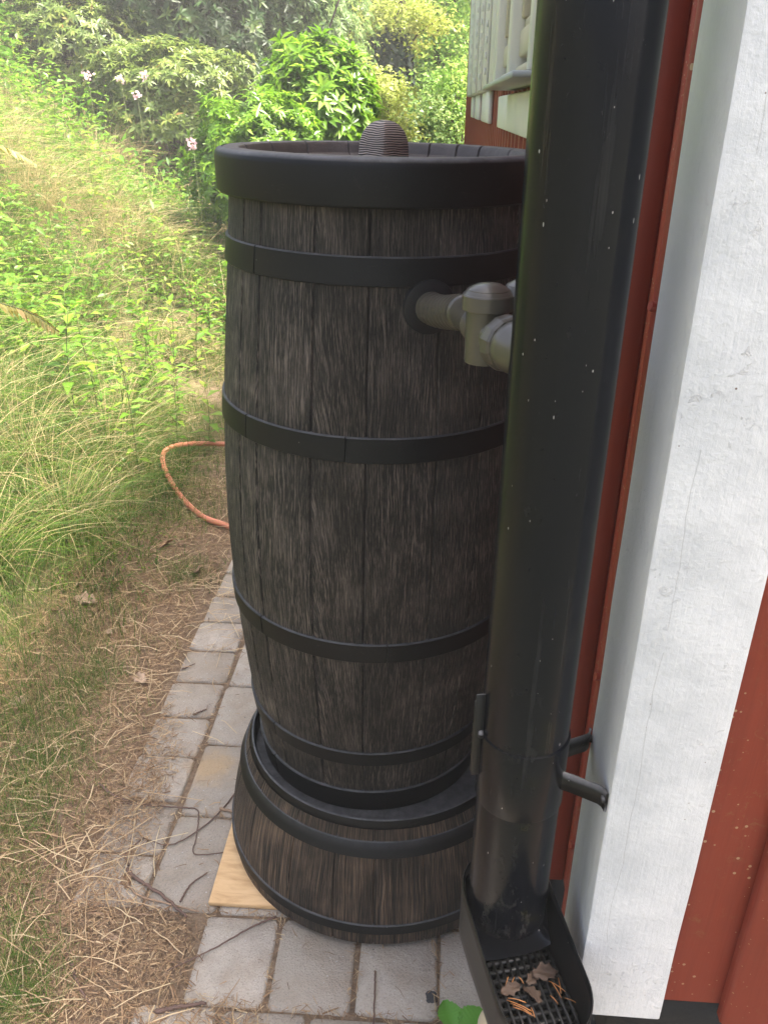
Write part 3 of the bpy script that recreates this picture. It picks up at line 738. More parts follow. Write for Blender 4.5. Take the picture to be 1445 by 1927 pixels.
i = np.arange(nr-1)[:, None]*m_; j = np.arange(m_)[None]; k = (j+1) % m_
o = np_mesh('shell', V, [np.stack([i+j, i+k, i+m_+k, i+m_+j], -1).reshape(-1, 4)], MAT['catcher'], lc, True); sharp_by_angle(o.data, 40)
GZ = CAMZ-1.094
mb = MB()
from math import sqrt
def inside(p, r):
    d = C1-C0; t = np.clip(((p-C0)@d)/(d@d), 0, 1); return np.linalg.norm(p-C0-d*t) < r
dd = (C1-C0)/np.linalg.norm(C1-C0); ss = np.array([-dd[1], dd[0]])
L_ = np.linalg.norm(C1-C0)
def clip_line(o_, dr, r):
    ts = [t for t in np.linspace(-.25, .25, 501) if inside(o_+dr*t, r)]
    return (min(ts), max(ts)) if ts else None
for q in np.arange(-.065, L_+.068, .0135):
    o_ = C0+dd*q; c = clip_line(o_, ss, RC-.004)
    if c and (q > .036):
        A = o_+ss*c[0]; B = o_+ss*c[1]
        ext = np.array([dd[0], dd[1]])*.0026
        V = [(*(A-ext), GZ-.010), (*(A+ext), GZ-.010), (*(B+ext), GZ-.010), (*(B-ext), GZ-.010), (*(A-ext), GZ), (*(A+ext), GZ), (*(B+ext), GZ), (*(B-ext), GZ)]
        mb.add(np.array(V)-org, [[[0, 3, 2, 1], [4, 5, 6, 7], [0, 1, 5, 4], [1, 2, 6, 5], [2, 3, 7, 6], [3, 0, 4, 7]]])
for q in np.arange(-.060, .061, .0105):
    o_ = C0+ss*q; ts = [t for t in np.linspace(.038, L_+.07, 300) if inside(o_+dd*t, RC-.005)]
    if not ts: continue
    A = o_+dd*min(ts); B = o_+dd*max(ts); ext = ss*.0018
    V = [(*(A-ext), GZ-.009), (*(A+ext), GZ-.009), (*(B+ext), GZ-.009), (*(B-ext), GZ-.009), (*(A-ext), GZ+.0012), (*(A+ext), GZ+.0012), (*(B+ext), GZ+.0012), (*(B-ext), GZ+.0012)]
    mb.add(np.array(V)-org, [[[0, 3, 2, 1], [4, 5, 6, 7], [0, 1, 5, 4], [1, 2, 6, 5], [2, 3, 7, 6], [3, 0, 4, 7]]])
mb.build('grid', MAT['catcher'], lc)
# sloping chute behind the grid, with its mould seam
mb = MB(); nrow = 14; pts = []
rch = RC-.0045
for v in np.linspace(-1, 1, 25):
    q0 = -math.sqrt(max(0, rch**2-(v*rch)**2))
    q1 = .040
    for t in np.linspace(0, 1, nrow):
        q = q0+(q1-q0)*t
        p = C0+dd*q+ss*v*rch
        pts.append((p[0], p[1], GZ+.001+.075*(1-t)**1.7+.030*abs(v)**3*(1-t*.6)+.0012*math.exp(-(v*18)**2)))
i = np.arange(24)[:, None]*nrow; j = np.arange(nrow-1)[None]
mb.add(np.array(pts)-org, [np.stack([i+j, i+j+1, i+nrow+j+1, i+nrow+j], -1).reshape(-1, 4)])
mb.build('chute', MAT['blackplastic'], lc, True)
# pale drain socket in the ground under it
dr = empty('drain_socket', (.146, .785, 0)); tag(dr, 'pale beige drain pipe standing in the ground below the leaf catcher', 'drain')
lathe('socket', [(.047, -.03), (.047, .38), (.045, .385), (.0375, .415), (.0365, .42)], MAT['beige'], dr, 48)

# ------------------------------------------------------------------ diverter between pipe and barrel
dv = empty('rain_diverter', (.0585, .985, 1.388)); tag(dv, 'grey plastic rain diverter with ribbed hose joining downpipe and barrel', 'rain diverter')
zt = 0
lathe('housing', [(0.001, -.0520), (.020, -.0515), (.0238, -.0505), (.0245, -.0480), (.0250, .035)], MAT['diverter'], dv, 56)
lathe('cap', [(.0251, .0120), (.0300, .0121), (.0306, .0130), (.0303, .0285), (.0292, .0300), (.0285, .0302), (.0240, .0355), (.015, .0402), (.006, .0420), (.001, .0422)], MAT['diverter'], dv, 56, autos=28)
mb = MB(); o_ = np.array([.0, 0, 0])
# second dome towards the pipe
org_d = np.array([.0585, .985, 1.388])
to_pipe = np.array([PX, PY])-org_d[:2]; dist = np.linalg.norm(to_pipe); tp = to_pipe/dist; tps = np.array([-tp[1], tp[0]])
b2 = empty('tmp'); bpy.data.objects.remove(b2)
bri = lathe('bridge', [(.0005, .0118), (.0285, .0124), (.0292, .0134), (.0290, .0290), (.0278, .0308), (.0272, .0310), (.0225, .0385), (.013, .0436), (.001, .0452)], MAT['diverter'], dv, 48, autos=28)
bri.location = (.044, .014, 0)
# nut and neck towards the pipe
def axial(name, prof, start, direction, mat, parent, n=40, facets=None, autos=32):
    o = lathe(name, prof, mat, parent, n, None, autos=autos)
    o.rotation_euler = Vector(direction).to_track_quat('Z', 'Y').to_euler(); o.location = start
    return o
nd_ = (tp[0], tp[1], -.02)
axial('nut', [(.020, 0), (.029, .001), (.032, .006), (.0325, .012), (.032, .020), (.030, .024), (.027, .025)], (tp[0]*.036, tp[1]*.036, -.0165), nd_, MAT['diverter'], dv, 14, autos=20)
axial('neck', [(.020, 0), (.020, .038), (.0275, .0385), (.029, .042), (.029, .056), (.0275, .064), (.0275, .085)], (tp[0]*.018, tp[1]*.018, -.0165), nd_, MAT['diverter'], dv, 40)
# hose to barrel
hz = np.array([-.0125, 1.2945, 1.334]); hdir = np.array([-.43, .9, 0]); hdir = np.array([hz[0]-(-.1065), hz[1]-1.556, 0]); hdir /= np.linalg.norm(hdir)
P0 = org_d+np.array([-tp[0]*.022, -tp[1]*.022, -.012]); P3 = hz-hdir*.004
d0 = np.array([-.10, .99, .05]); d0 /= np.linalg.norm(d0)
Ls = np.linalg.norm(P3-P0)
ts = np.linspace(0, 1, 180)[:, None]
B0 = P0; B1 = P0+d0*Ls*.35; B2 = P3+hdir*Ls*.30
cv = (1-ts)**3*B0+3*(1-ts)**2*ts*B1+3*(1-ts)*ts**2*B2+ts**3*P3
rd = np.full(180, .0215); tt = ts.ravel()
rd = np.where(tt > .34, .0226+.0020*np.abs(np.sin(tt*pi*13)), .0215)
rd = np.where((tt > .30) & (tt < .36), .0240, rd)
mb = MB(); mb.tube(cv-org_d, rd, 28); mb.build('ribbed_hose', MAT['diverter'], dv, True)
q = hz+hdir*.001
fl = axial('flange', [(.0235, .0055), (.036, .0055), (.0415, .0045), (.0425, .002), (.0425, -.015)], tuple(q-hdir*.001-org_d), tuple(hdir), MAT['flange'], dv, 48)

# ------------------------------------------------------------------ garden hose
hp = [(640, 800), (560, 828), (480, 838), (420, 842), (360, 852), (322, 868), (309, 888), (318, 912), (342, 940), (380, 970), (425, 986), (480, 1004), (540, 1010), (600, 1000)]
P = np.array([at(*p, z=.02) for p in hp]); P[:, 2] = np.maximum(.012, ground_h(P[:, 0], P[:, 1])+.013)
t0 = np.linspace(0, 1, len(P)); t1 = np.linspace(0, 1, 80)
def catmull(P, n):
    P = np.asarray(P, float); Q = np.vstack([2*P[0]-P[1], P, 2*P[-1]-P[-2]]); out = []
    m = len(P)-1
    for s in np.linspace(0, m-1e-6, n):
        i = int(s); t = s-i; a, b, c, d = Q[i:i+4]
        out.append(.5*((2*b)+(-a+c)*t+(2*a-5*b+4*c-d)*t*t+(-a+3*b-3*c+d)*t**3))
    return np.array(out)
mb = MB(); c = catmull(P, 120); c[:, 2] += .05*np.exp(-((np.arange(120)-46)/24.)**2)
mb.tube(c, .0125, 12); o = mb.build('garden_hose', MAT['hose'], None, True); tag(o, 'loop of salmon pink garden hose lying beside the path', 'hose')

# ------------------------------------------------------------------ foliage builders
def leaves(P, D, N, L, Wd, fold=.25, droop=.15, at_=.45):
    """vectorised folded leaves: P base, D direction, N up normal"""
    n = len(P); L = np.broadcast_to(L, (n,))[:, None]; Wd = np.broadcast_to(Wd, (n,))[:, None]
    D = D/np.linalg.norm(D, axis=1)[:, None]
    S = np.cross(D, N); S /= np.linalg.norm(S, axis=1)[:, None]+1e-9; Nn = np.cross(S, D)
    mid = P+D*L*at_; tip = P+D*L-Nn*L*droop
    l_ = mid+S*Wd/2+Nn*Wd*fold; r_ = mid-S*Wd/2+Nn*Wd*fold
    V = np.stack([P, r_, tip, mid, l_], 1).reshape(-1, 3)
    b_ = np.arange(n)[:, None]*5
    f = np.concatenate([b_+[0, 1, 2, 3], b_+[0, 3, 2, 4]], 0)
    return V, f
def unit(n):
    v = rng.normal(size=(n, 3)); return v/np.linalg.norm(v, axis=1)[:, None]
def leaf_obj(name, V, f, rnd, mat, parent=None):
    return np_mesh(name, V, [f], mat, parent, False, {'rnd': ('FACE', np.concatenate([rnd, rnd]))})
def rosette_crown(c, r, n, leafL, k=8, lump=.28, seed=0, inner=.25):
    """evergreen shrub: whorls of long leaves over a lumpy volume"""
    U = unit(n); U[:, 2] = np.where(U[:, 2] < -.35, -U[:, 2], U[:, 2])
    lum = 1+lump*(np.array([mnoise.noise(Vector(u*2.3+seed)) + .6*mnoise.noise(Vector(u*5.1+seed)) for u in U]))
    rad_ = lum*np.where(rng.random(n) < inner, rng.uniform(.55, .92, n), rng.uniform(.92, 1.05, n))
    P = np.array(c)+U*np.array(r)*rad_[:, None]
    O = U/np.array(r); O /= np.linalg.norm(O, axis=1)[:, None]; O = O+np.array([0, 0, .55])+rng.normal(size=(n, 3))*.25; O /= np.linalg.norm(O, axis=1)[:, None]
    A = np.cross(O, unit(n)); A /= np.linalg.norm(A, axis=1)[:, None]; Bt = np.cross(O, A)
    th = (np.arange(k)*2*pi/k)[None]+rng.uniform(0, 6, n)[:, None]+rng.normal(size=(n, k))*.2
    tilt = rng.uniform(-.25, .55, (n, 1))+rng.normal(size=(n, k))*.22
    D = (np.cos(th)*np.cos(tilt))[..., None]*A[:, None]+(np.sin(th)*np.cos(tilt))[..., None]*Bt[:, None]+np.sin(tilt)[..., None]*O[:, None]
    D = D.reshape(-1, 3); N_ = np.repeat(O, k, 0); Pp = np.repeat(P, k, 0)
    L = leafL*rng.uniform(.65, 1.15, len(Pp))
    V, f = leaves(Pp, D, N_, L, L*rng.uniform(.26, .36, len(Pp)), .18, .18)
    rnd = np.clip(np.repeat(rng.random(n), k)*.6+rng.random(len(Pp))*.4, 0, 1)
    return V, f, rnd
def loose_crown(c, r, nl, per, leafL, spread=.32, seed=0, flat=.55, ratio=.55):
    """deciduous crown: many small leaves in drooping sprays around limb ends"""
    U = unit(nl); rad_ = rng.uniform(.25, 1.05, nl)**.6
    lum = 1+.3*np.array([mnoise.noise(Vector(u*2.1+seed)) for u in U])
    Cn = np.array(c)+U*np.array(r)*(rad_*lum)[:, None]
    s_ = spread*rng.uniform(.6, 1.3, nl)
    P = np.repeat(Cn, per, 0)+rng.normal(size=(nl*per, 3))*np.repeat(s_, per)[:, None]*np.array([1, 1, flat])
    n = len(P); N_ = np.array([0, 0, 1.])+rng.normal(size=(n, 3))*.55
    D = rng.normal(size=(n, 3)); D[:, 2] = D[:, 2]*.4-.35
    L = leafL*rng.uniform(.6, 1.2, n)
    V, f = leaves(P, D, N_, L, L*ratio, .12, .12)
    rnd = np.clip(np.repeat(rng.random(nl), per)*.55+rng.random(n)*.45, 0, 1)
    return V, f, rnd, Cn
def trunk_mb(base, top, r0, limbs, seed=0, n=10):
    mb = MB(); base = np.array(base, float); top = np.array(top, float)
    t = np.linspace(0, 1, 8)[:, None]; rg = np.random.default_rng(seed)
    P = base+(top-base)*t+np.r_[np.zeros((1, 3)), rg.normal(size=(7, 3))*.06*np.linalg.norm(top-base)*.3]*np.array([1, 1, .2])
    mb.tube(P, r0*(1-.75*t.ravel()), n)
    for q in limbs:
        i = rg.integers(2, 7); a = P[i]; b_ = np.array(q); mid = (a+b_)/2+np.array([0, 0, .12*np.linalg.norm(b_-a)])
        c = catmull([a, mid, b_], 7); mb.tube(c, np.linspace(r0*.35, r0*.05, 7), 6)
    return mb
def shrub(name, label, cat, c, r, n, leafL, mat, group=None, seed=0, k=8, lump=.28):
    gz = float(ground_h(c[0], c[1])); root = empty(name, (c[0], c[1], gz)); tag(root, label, cat, group); o_ = np.array([c[0], c[1], gz])
    V, f, rnd = rosette_crown(c, r, n, leafL, k, lump, seed)
    leaf_obj('crown', V-o_, f, rnd, MAT[mat], root)
    rg = np.random.default_rng(seed); mb = MB()
    for q in range(7):
        e = np.array(c)+rg.normal(size=3)*np.array(r)*.45; m0 = np.array([c[0]+rg.normal()*.1, c[1]+rg.normal()*.1, gz-.05])
        mb.tube(catmull([m0, (m0+e)/2+rg.normal(size=3)*.12, e], 8)-o_, np.linspace(.035, .008, 8), 7)
    mb.build('trunk', MAT['bark'], root, True); return root
def tree(name, label, cat, c, r, nl, per, leafL, mat, trunk_r=.12, group=None, seed=0, spread=.35, base=None, ratio=.55):
    gz = float(ground_h(c[0], c[1])); root = empty(name, (c[0], c[1], gz)); tag(root, label, cat, group); o_ = np.array([c[0], c[1], gz])
    V, f, rnd, Cn = loose_crown(c, r, nl, per, leafL, spread, seed, ratio=ratio)
    leaf_obj('crown', V-o_, f, rnd, MAT[mat], root)
    mb = trunk_mb((c[0], c[1], gz-.1), (c[0]+.1, c[1], c[2]+r[2]*.6), trunk_r, [Cn[i] for i in range(0, min(nl, 26))], seed)
    for v in mb.V: v -= o_
    mb.build('trunk', MAT['bark'], root, True); return root
def azx(px, d): return (px-825)/1738.0*d     # sideways offset of a sight line at distance d
def azz(py, d): return CAMZ+(201-py)/1738.0*d

# ---- shrubs and trees beyond the path
shrub('rhododendron', 'large dark glossy rhododendron standing high on the slope behind the meadow', 'shrub', (azx(345, 11.5), 11.5, 2.55), (1.5, 1.3, 2.3), 5200, .115, 'rhodo_dark', seed=1)
shrub('rhododendron', 'dark rhododendron at the upper left corner, above the dry grass', 'shrub', (azx(40, 12.5), 12.5, 3.2), (1.5, 1.2, 1.4), 3000, .12, 'rhodo_dark', seed=2)
shrub('rhododendron', 'tall mid green shrub right of the dark rhododendron, paler at its tips', 'shrub', (azx(525, 12.5), 12.5, 2.5), (1.05, 1.0, 2.4), 4400, .085, 'tree_mid', seed=3)
shrub('rhododendron', 'bright yellow green rhododendron just behind the barrel lid', 'shrub', (azx(585, 8.2), 8.2, 1.02), (.55, .6, 1.07), 1200, .14, 'rhodo_bright', seed=4, lump=.22)
shrub('rhododendron', 'low bright green bush left of the barrel lid at the meadow edge', 'shrub', (azx(470, 7.2), 7.2, .95), (.52, .5, .72), 1500, .075, 'rhodo_bright', seed=5)
shrub('rhododendron', 'olive green low rhododendron with some brown leaves below the dark one', 'shrub', (azx(300, 9.4), 9.4, 1.55), (.95, .7, .62), 1800, .085, 'olive', seed=6)
shrub('rhododendron', 'olive bush with sparse twigs among tall grass at upper left', 'shrub', (azx(120, 10.2), 10.2, 2.05), (.85, .6, .6), 1200, .09, 'olive', seed=16)
tree('yellow_shrub', 'yellow green shrub at the foot of the ivy covered trunk', 'shrub', (azx(700, 11.0), 11.0, 1.45), (.42, .45, .62), 90, 70, .065, 'yellowgreen', .04, seed=7, spread=.13)
tree('maple', 'pale green tree behind the bright bush, left of the ivy trunk', 'tree', (azx(640, 16), 16, 3.2), (1.1, 1.2, 3.2), 260, 90, .10, 'tree_light', .09, seed=8, spread=.26)
tree('maple', 'light green tree between the ivy trunk and the house', 'tree', (azx(800, 17), 17, 3.4), (1.0, 1.2, 3.4), 260, 90, .10, 'tree_light', .08, seed=9, spread=.26)
# ivy clad trunk
it = empty('ivy_trunk', (azx(727, 13.5), 13.5, .3)); tag(it, 'trunk wrapped in dark ivy with yellowish leaves at its top', 'tree')
n = 5200; zz_ = rng.uniform(-.3, 2.25, n); a_ = rng.uniform(0, 2*pi, n); rr_ = (.22+.06*np.sin(zz_*4))*rng.uniform(.75, 1.2, n)
Pn = np.c_[rr_*np.cos(a_)+.05*np.sin(zz_*2), rr_*np.sin(a_), zz_]; O_ = np.c_[np.cos(a_), np.sin(a_), np.full(n, .3)]
V, f = leaves(Pn, np.c_[rng.normal(size=(n, 2))*.5, np.full(n, -1.)], O_+rng.normal(size=(n, 3))*.3, .085, .075, .1, .1); leaf_obj('ivy', V, f, rng.random(n), MAT['ivy'], it)
V, f, rnd, Cn = loose_crown((.05, 0, 2.35), (.62, .5, .38), 60, 60, .075, .14, 3); leaf_obj('crown', V, f, rnd, MAT['yellowgreen'], it)
mb = MB(); mb.tube([(0, 0, -.4), (.05, 0, .8), (.02, 0, 1.8), (.15, 0, 3.0), (.3, 0, 4.6)], [.14, .12, .10, .07, .04], 10)
for q in range(5): mb.tube(catmull([(.05, 0, 1.7+q*.35), (.3*(-1)**q, .1, 2.2+q*.4), (.75*(-1)**q, .2, 2.5+q*.5)], 7), np.linspace(.03, .008, 7), 6)
mb.build('trunk', MAT['bark'], it, True)
tree('birch', 'tall light tree beyond the ivy trunk, its crown out of frame', 'tree', (azx(745, 19), 19, 5.2), (1.9, 1.5, 4.6), 360, 90, .12, 'tree_light', .12, seed=10, spread=.34)
far = [(560, 20, 5.0, 1.9), (430, 21, 5.6, 2.2), (250, 22, 6.0, 2.6), (60, 22, 6.2, 2.8), (-140, 21, 6.0, 2.6), (690, 24, 6.5, 2.4), (860, 24, 6.0, 2.4), (1010, 26, 6, 2.6)]
for q, (px_, d_, cz_, rx_) in enumerate(far):
    tree('far_tree', 'leafy green tree at the back of the garden, behind the shrubs', 'tree', (azx(px_, d_), d_, cz_), (rx_, 1.6, cz_-.4), 360, 85, .17, ['tree_mid', 'tree_light'][q % 2], .14, 'trees at the back of the garden', 30+q, .45)
tree('hazel', 'small light green bush beside the far house corner', 'shrub', (azx(838, 12.5), 12.5, 1.3), (.28, .4, 1.0), 90, 60, .07, 'tree_light', .04, seed=21, spread=.16)
tree('hazel', 'leafy green shrub directly behind the lid knob', 'shrub', (azx(770, 12), 12, 1.05), (.5, .5, .75), 110, 60, .07, 'tree_mid', .04, seed=22, spread=.16)

# ------------------------------------------------------------------ grass
def blades(x, y, h, az, bend, wd, seg=3, z0=None):
    n = len(x); z = ground_h(x, y) if z0 is None else z0
    D = np.c_[np.cos(az), np.sin(az), np.zeros(n)]; S = np.c_[-np.sin(az), np.cos(az), np.zeros(n)]
    tw = rng.normal(size=n)*.6; S = S*np.cos(tw)[:, None]+np.c_[np.zeros((n, 2)), np.sin(tw)]
    rows = []
    for t in np.linspace(0, 1, seg+1):
        c = np.c_[x, y, z]+D*(bend*h*(.25*t+.75*t**1.8))[:, None]; c[:, 2] += h*(t-.55*np.minimum(bend, 1.5)*t**2.2)
        wv_ = wd*(1-.85*t)
        rows.append(np.stack([c-S*wv_[:, None]/2, c+S*wv_[:, None]/2], 1))
    V = np.stack(rows, 1).reshape(-1, 3); b_ = np.arange(n)[:, None]*(2*(seg+1)); f = []
    for s in range(seg): f.append(b_+[2*s, 2*s+1, 2*s+3, 2*s+2])
    return V, np.concatenate(f), seg
def scatter(n, xl, xh, yl, yh, dens):
    x = rng.uniform(xl, xh, n); y = rng.uniform(yl, yh, n); k_ = rng.random(n) < dens(x, y); return x[k_], y[k_]
GV, GF, GR, off = [], [], [], 0
def addg(V, f, seg, rnd):
    global off
    GV.append(V); GF.append(f+off); GR.append(np.tile(rnd, seg)); off += len(V)
def dryness(x, y):   # dry patches of the meadow
    return np.clip(.30+.9*(vnoise(x, y, 1.3, 8)-.45)+.35*np.clip((y-4)/4, 0, 1)*(vnoise(x, y, 2.2, 4) > .45), 0, 1)
inset = lambda x, y, a: np.clip((edge(y)+a-x)/.25, 0, 1)
# short lawn like turf near the bank foot
x, y = scatter(85000, -2.6, -.85, .9, 4.6, lambda x, y: inset(x, y, .05)*np.clip(vnoise(x, y, .28, 6)*1.9-.35, .12, 1))
n = len(x); rnd = np.where(rng.random(n) < .30*dryness(x, y)+.12, rng.uniform(.66, 1, n), rng.uniform(0, .62, n))
addg(*blades(x, y, rng.uniform(.03, .11, n)*(.6+.8*vnoise(x, y, .5, 2)), rng.uniform(0, 6.3, n), rng.uniform(.1, .9, n), rng.uniform(.0014, .003, n), 3), rnd)
for a_, b_, sp_, nb in ((60, 1470, .085, 1500), (20, 1560, .07, 900), (10, 1840, .06, 1300), (40, 1905, .05, 700), (150, 1290, .07, 700), (110, 1400, .06, 700), (340, 1085, .06, 500), (190, 1270, .05, 400), (30, 1230, .07, 700), (90, 1160, .07, 600), (40, 1340, .07, 600), (150, 1215, .06, 500), (25, 1690, .05, 350)):
    p = at(a_, b_); x = p[0]+rng.normal(size=nb)*sp_; y = p[1]+rng.normal(size=nb)*sp_*1.2; k_ = x < -.66; x, y = x[k_], y[k_]; n = len(x)
    addg(*blades(x, y, rng.uniform(.02, .075, n), rng.uniform(0, 6.3, n), rng.uniform(.2, 1.2, n), rng.uniform(.0010, .0022, n), 4), np.where(rng.random(n) < .22, rng.uniform(.66, 1, n), rng.uniform(.1, .6, n)))
x, y = scatter(16000, -1.5, -.78, 1.1, 3.4, lambda x, y: inset(x, y, .30)*np.clip(vnoise(x, y, .17, 61)*3-1.75, 0, 1)); xb, yb_ = scatter(26000, -1.3, -.80, 3.6, 10, lambda x, y: inset(x, y, .35)*np.clip(vnoise(x, y, .2, 62)*2.2-.5, .1, 1)); xc, yc = scatter(26000, -4.5, -1.3, .2, 2.4, lambda x, y: np.clip(vnoise(x, y, .3, 63)*1.9-.2, .1, 1)); x = np.r_[x, xb, xc]; y = np.r_[y, yb_, yc]; n = len(x)
addg(*blades(x, y, rng.uniform(.02, .07, n), rng.uniform(0, 6.3, n), rng.uniform(.2, 1.1, n), rng.uniform(.0012, .0022, n), 3), np.where(rng.random(n) < .2, rng.uniform(.66, 1, n), rng.uniform(.05, .6, n)))
# tall soft grass on the bank
x, y = scatter(115000, -5.5, -1.06, 1.6, 8.0, lambda x, y: inset(x, y, -.10)*np.clip(vnoise(x, y, .45, 9)*2.0-.5, .04, 1)*np.clip(1.25-.08*y, .3, 1))
n = len(x); rnd = np.where(rng.random(n) < (.25+.5*np.clip((y-4)/2, 0, 1))*dryness(x, y), rng.uniform(.68, 1, n), rng.uniform(.1, .64, n))
tl = np.clip((edge(y)-x)/.8, np.where(y > 3.1, .62, .35), 1.15)
addg(*blades(x, y, rng.uniform(.14, .46, n)*tl, rng.normal(-.6, 1.3, n), rng.uniform(.3, 1.5, n), rng.uniform(.0022, .0048, n), 4), rnd)
# far meadow
x, y = scatter(55000, -13, -.75, 6.0, 13.5, lambda x, y: inset(x, y, -.1)*np.clip(vnoise(x, y, .7, 12)*1.8-.3, .1, 1))
n = len(x); rnd = np.where(rng.random(n) < .25+.7*dryness(x, y), rng.uniform(.66, 1, n), rng.uniform(.2, .64, n))
addg(*blades(x, y, rng.uniform(.2, .6, n), rng.uniform(0, 6.3, n), rng.uniform(.2, 1.1, n), rng.uniform(.004, .010, n), 3), rnd)
# tussocks: long arching dry culms
tus = [(-1.75, 2.62), (-1.62, 3.0), (-1.95, 3.25), (-1.5, 2.35), (-1.45, 3.4), (-2.1, 2.8), (-1.38, 2.75), (-2.4, 3.7), (-1.55, 3.9), (-2.9, 4.6), (-3.4, 5.6), (-2.2, 5.2), (-4.3, 7.6), (-3.7, 7.0), (-4.9, 8.3), (-3.2, 8.2), (-3.2, 6.5), (-2.85, 6.2), (-3.5, 6.9), (-3.9, 7.3), (-2.6, 6.6), (-3.0, 7.1), (-2.3, 6.3), (-4.2, 7.0), (-3.45, 6.2)]
for q, (tx, ty) in enumerate(tus):
    n = 420 if ty < 6 else 800; a_ = rng.uniform(0, 6.3, n); r_ = np.abs(rng.normal(0, .10 if ty < 6 else .2, n)); x = tx+r_*np.cos(a_); y = ty+r_*np.sin(a_)
    k_ = x < edge(y)-.06; x, y, a_ = x[k_], y[k_], a_[k_]; n = len(x)
    addg(*blades(x, y, rng.uniform(.22, .55, n), a_+rng.normal(size=n)*.5, rng.uniform(.35, 1.3, n), rng.uniform(.0016, .0040, n), 6), np.where(rng.random(n) < (.85 if ty > 6 else .30), rng.uniform(.7, 1, n), rng.uniform(.1, .6, n)))
    n = 46; a_ = rng.normal(-.45, .9, n); x = tx+rng.normal(size=n)*.06; y = ty+rng.normal(size=n)*.06
    k_ = x < edge(y)-.05; x, y, a_ = x[k_], y[k_], a_[k_]; n = len(x)
    addg(*blades(x, y, rng.uniform(.45, .85, n), a_, rng.uniform(.3, 1.05, n), rng.uniform(.0020, .0030, n), 8), rng.uniform(.82, 1, n))
go = np_mesh('meadow_grass', np.concatenate(GV), [np.concatenate(GF)], MAT['grass'], None, False, {'rnd': ('FACE', np.concatenate(GR))})
tag(go, 'green and straw dry meadow grass covering the bank beside the path', 'grass', kind='stuff')

# leafy undergrowth
def herb_leaves(x, y, z, k, L, rise):
    n = len(x); P = np.repeat(np.c_[x, y, z], k, 0); P[:, 2] += rng.uniform(.0, 1, n*k)*np.repeat(rise, k)
    P[:, :2] += rng.normal(size=(n*k, 2))*.02
    D = np.c_[rng.normal(size=(n*k, 2)), rng.uniform(-.2, .6, n*k)]; N_ = np.array([0, 0, 1.])+rng.normal(size=(n*k, 3))*.35
    LL = np.repeat(L, k)*rng.uniform(.6, 1.2, n*k); V, f = leaves(P, D, N_, LL, LL*.42, .15, .2)
    return V, f, np.clip(np.repeat(rng.random(n), k)*.55+.4*rng.random(n*k), 0, .97)
x1, y1 = scatter(13000, -5.5, -1.2, 3.2, 8.0, lambda x, y: inset(x, y, -.25)*np.clip(vnoise(x, y, .8, 14)*2.4-.8, .03, 1))
x2, y2 = scatter(14000, -12, -.8, 7.0, 12.5, lambda x, y: inset(x, y, -.2)*np.clip(vnoise(x, y, 1.1, 15)*2.2-.55, .04, 1))
x3, y3 = scatter(500, -1.9, -.95, 1.3, 3.0, lambda x, y: inset(x, y, 0)*(vnoise(x, y, .3, 16) > .6))
x = np.r_[x1, x2, x3]; y = np.r_[y1, y2, y3]; Ls = np.r_[rng.uniform(.045, .085, len(x1)), rng.uniform(.06, .11, len(x2)), np.full(len(x3), .018)]; ri = np.r_[rng.uniform(.1, .45, len(x1)), rng.uniform(.2, .7, len(x2)), rng.uniform(.01, .05, len(x3))]
V, f, rnd = herb_leaves(x, y, ground_h(x, y), 7, Ls, ri)
o = np_mesh('undergrowth', V, [f], MAT['herb'], None, False, {'rnd': ('FACE', np.concatenate([rnd, rnd]))}); tag(o, 'low leafy weeds mixed into the meadow grass', 'undergrowth', kind='stuff')

# upright herbs
def make_herb(h, pairs, L, seed, lean=(.05, 0)):
    rg = np.random.default_rng(seed); root = empty('wild_herb'); 
    t = np.linspace(0, 1, 9); P = np.c_[lean[0]*t**1.5+.012*np.sin(t*5+seed), lean[1]*t**1.5+.01*np.cos(t*4), h*t]
    mb = MB(); mb.tube(P, np.linspace(.0034, .0012, 9)*max(1, h/.5), 6); mb.build('stem', MAT['stem'], root, True)
    Pl, D, N_, LL = [], [], [], []
    for q in range(pairs):
        s = .18+.8*q/(pairs-1); c_ = np.array([np.interp(s, t, P[:, i_]) for i_ in range(3)]); a0 = q*pi/2+rg.normal()*.25
        for s2 in (0, pi):
            D.append((math.cos(a0+s2), math.sin(a0+s2), rg.uniform(.0, .55)+.4*(q == pairs-1))); Pl.append(c_); N_.append((rg.normal()*.15, rg.normal()*.15, 1)); LL.append(L*(1.05-.55*abs(s-.45)**1.0)*rg.uniform(.75, 1.15))
    LL = np.array(LL); V, f = leaves(np.array(Pl), np.array(D), np.array(N_), LL, LL*.36, .2, .22); leaf_obj('foliage', V, f, rg.uniform(.3, .9, len(LL)), MAT['herb'], root); return root
hp_ = [make_herb(.62, 9, .135, 1, (.06, -.02)), make_herb(.46, 7, .125, 2, (-.05, .03)), make_herb(.78, 11, .115, 3, (.03, .04))]
def put(o, x, y, s=1, rz=0): o.location = (x, y, float(ground_h(x, y))-.01); o.scale = (s, s, s); o.rotation_euler = (0, 0, rz); return o
tag(put(hp_[0], -1.62, 3.45, 1.0, .4), 'tall leafy weed with paired leaves in the middle of the grass bank', 'weed')
tag(put(hp_[1], -1.14, 3.95, .8, 2.2), 'leafy weed right against the barrel above the hose loop', 'weed')
tag(put(hp_[2], -2.25, 3.55, .8, 1.1), 'slender dark stemmed weed near the left edge of the picture', 'weed')
for q in range(64):
    o = copy_tree(hp_[q % 3]); yy = 3.3+4.6*rng.random()**1.3; xx = float(edge(yy))-.22-rng.random()*(.5+.42*yy)
    put(o, xx, yy, rng.uniform(.55, .95), rng.uniform(0, 6.3)); tag(o, 'leafy weed sticking up out of the meadow grass on the bank', 'weed', 'weeds in the meadow')
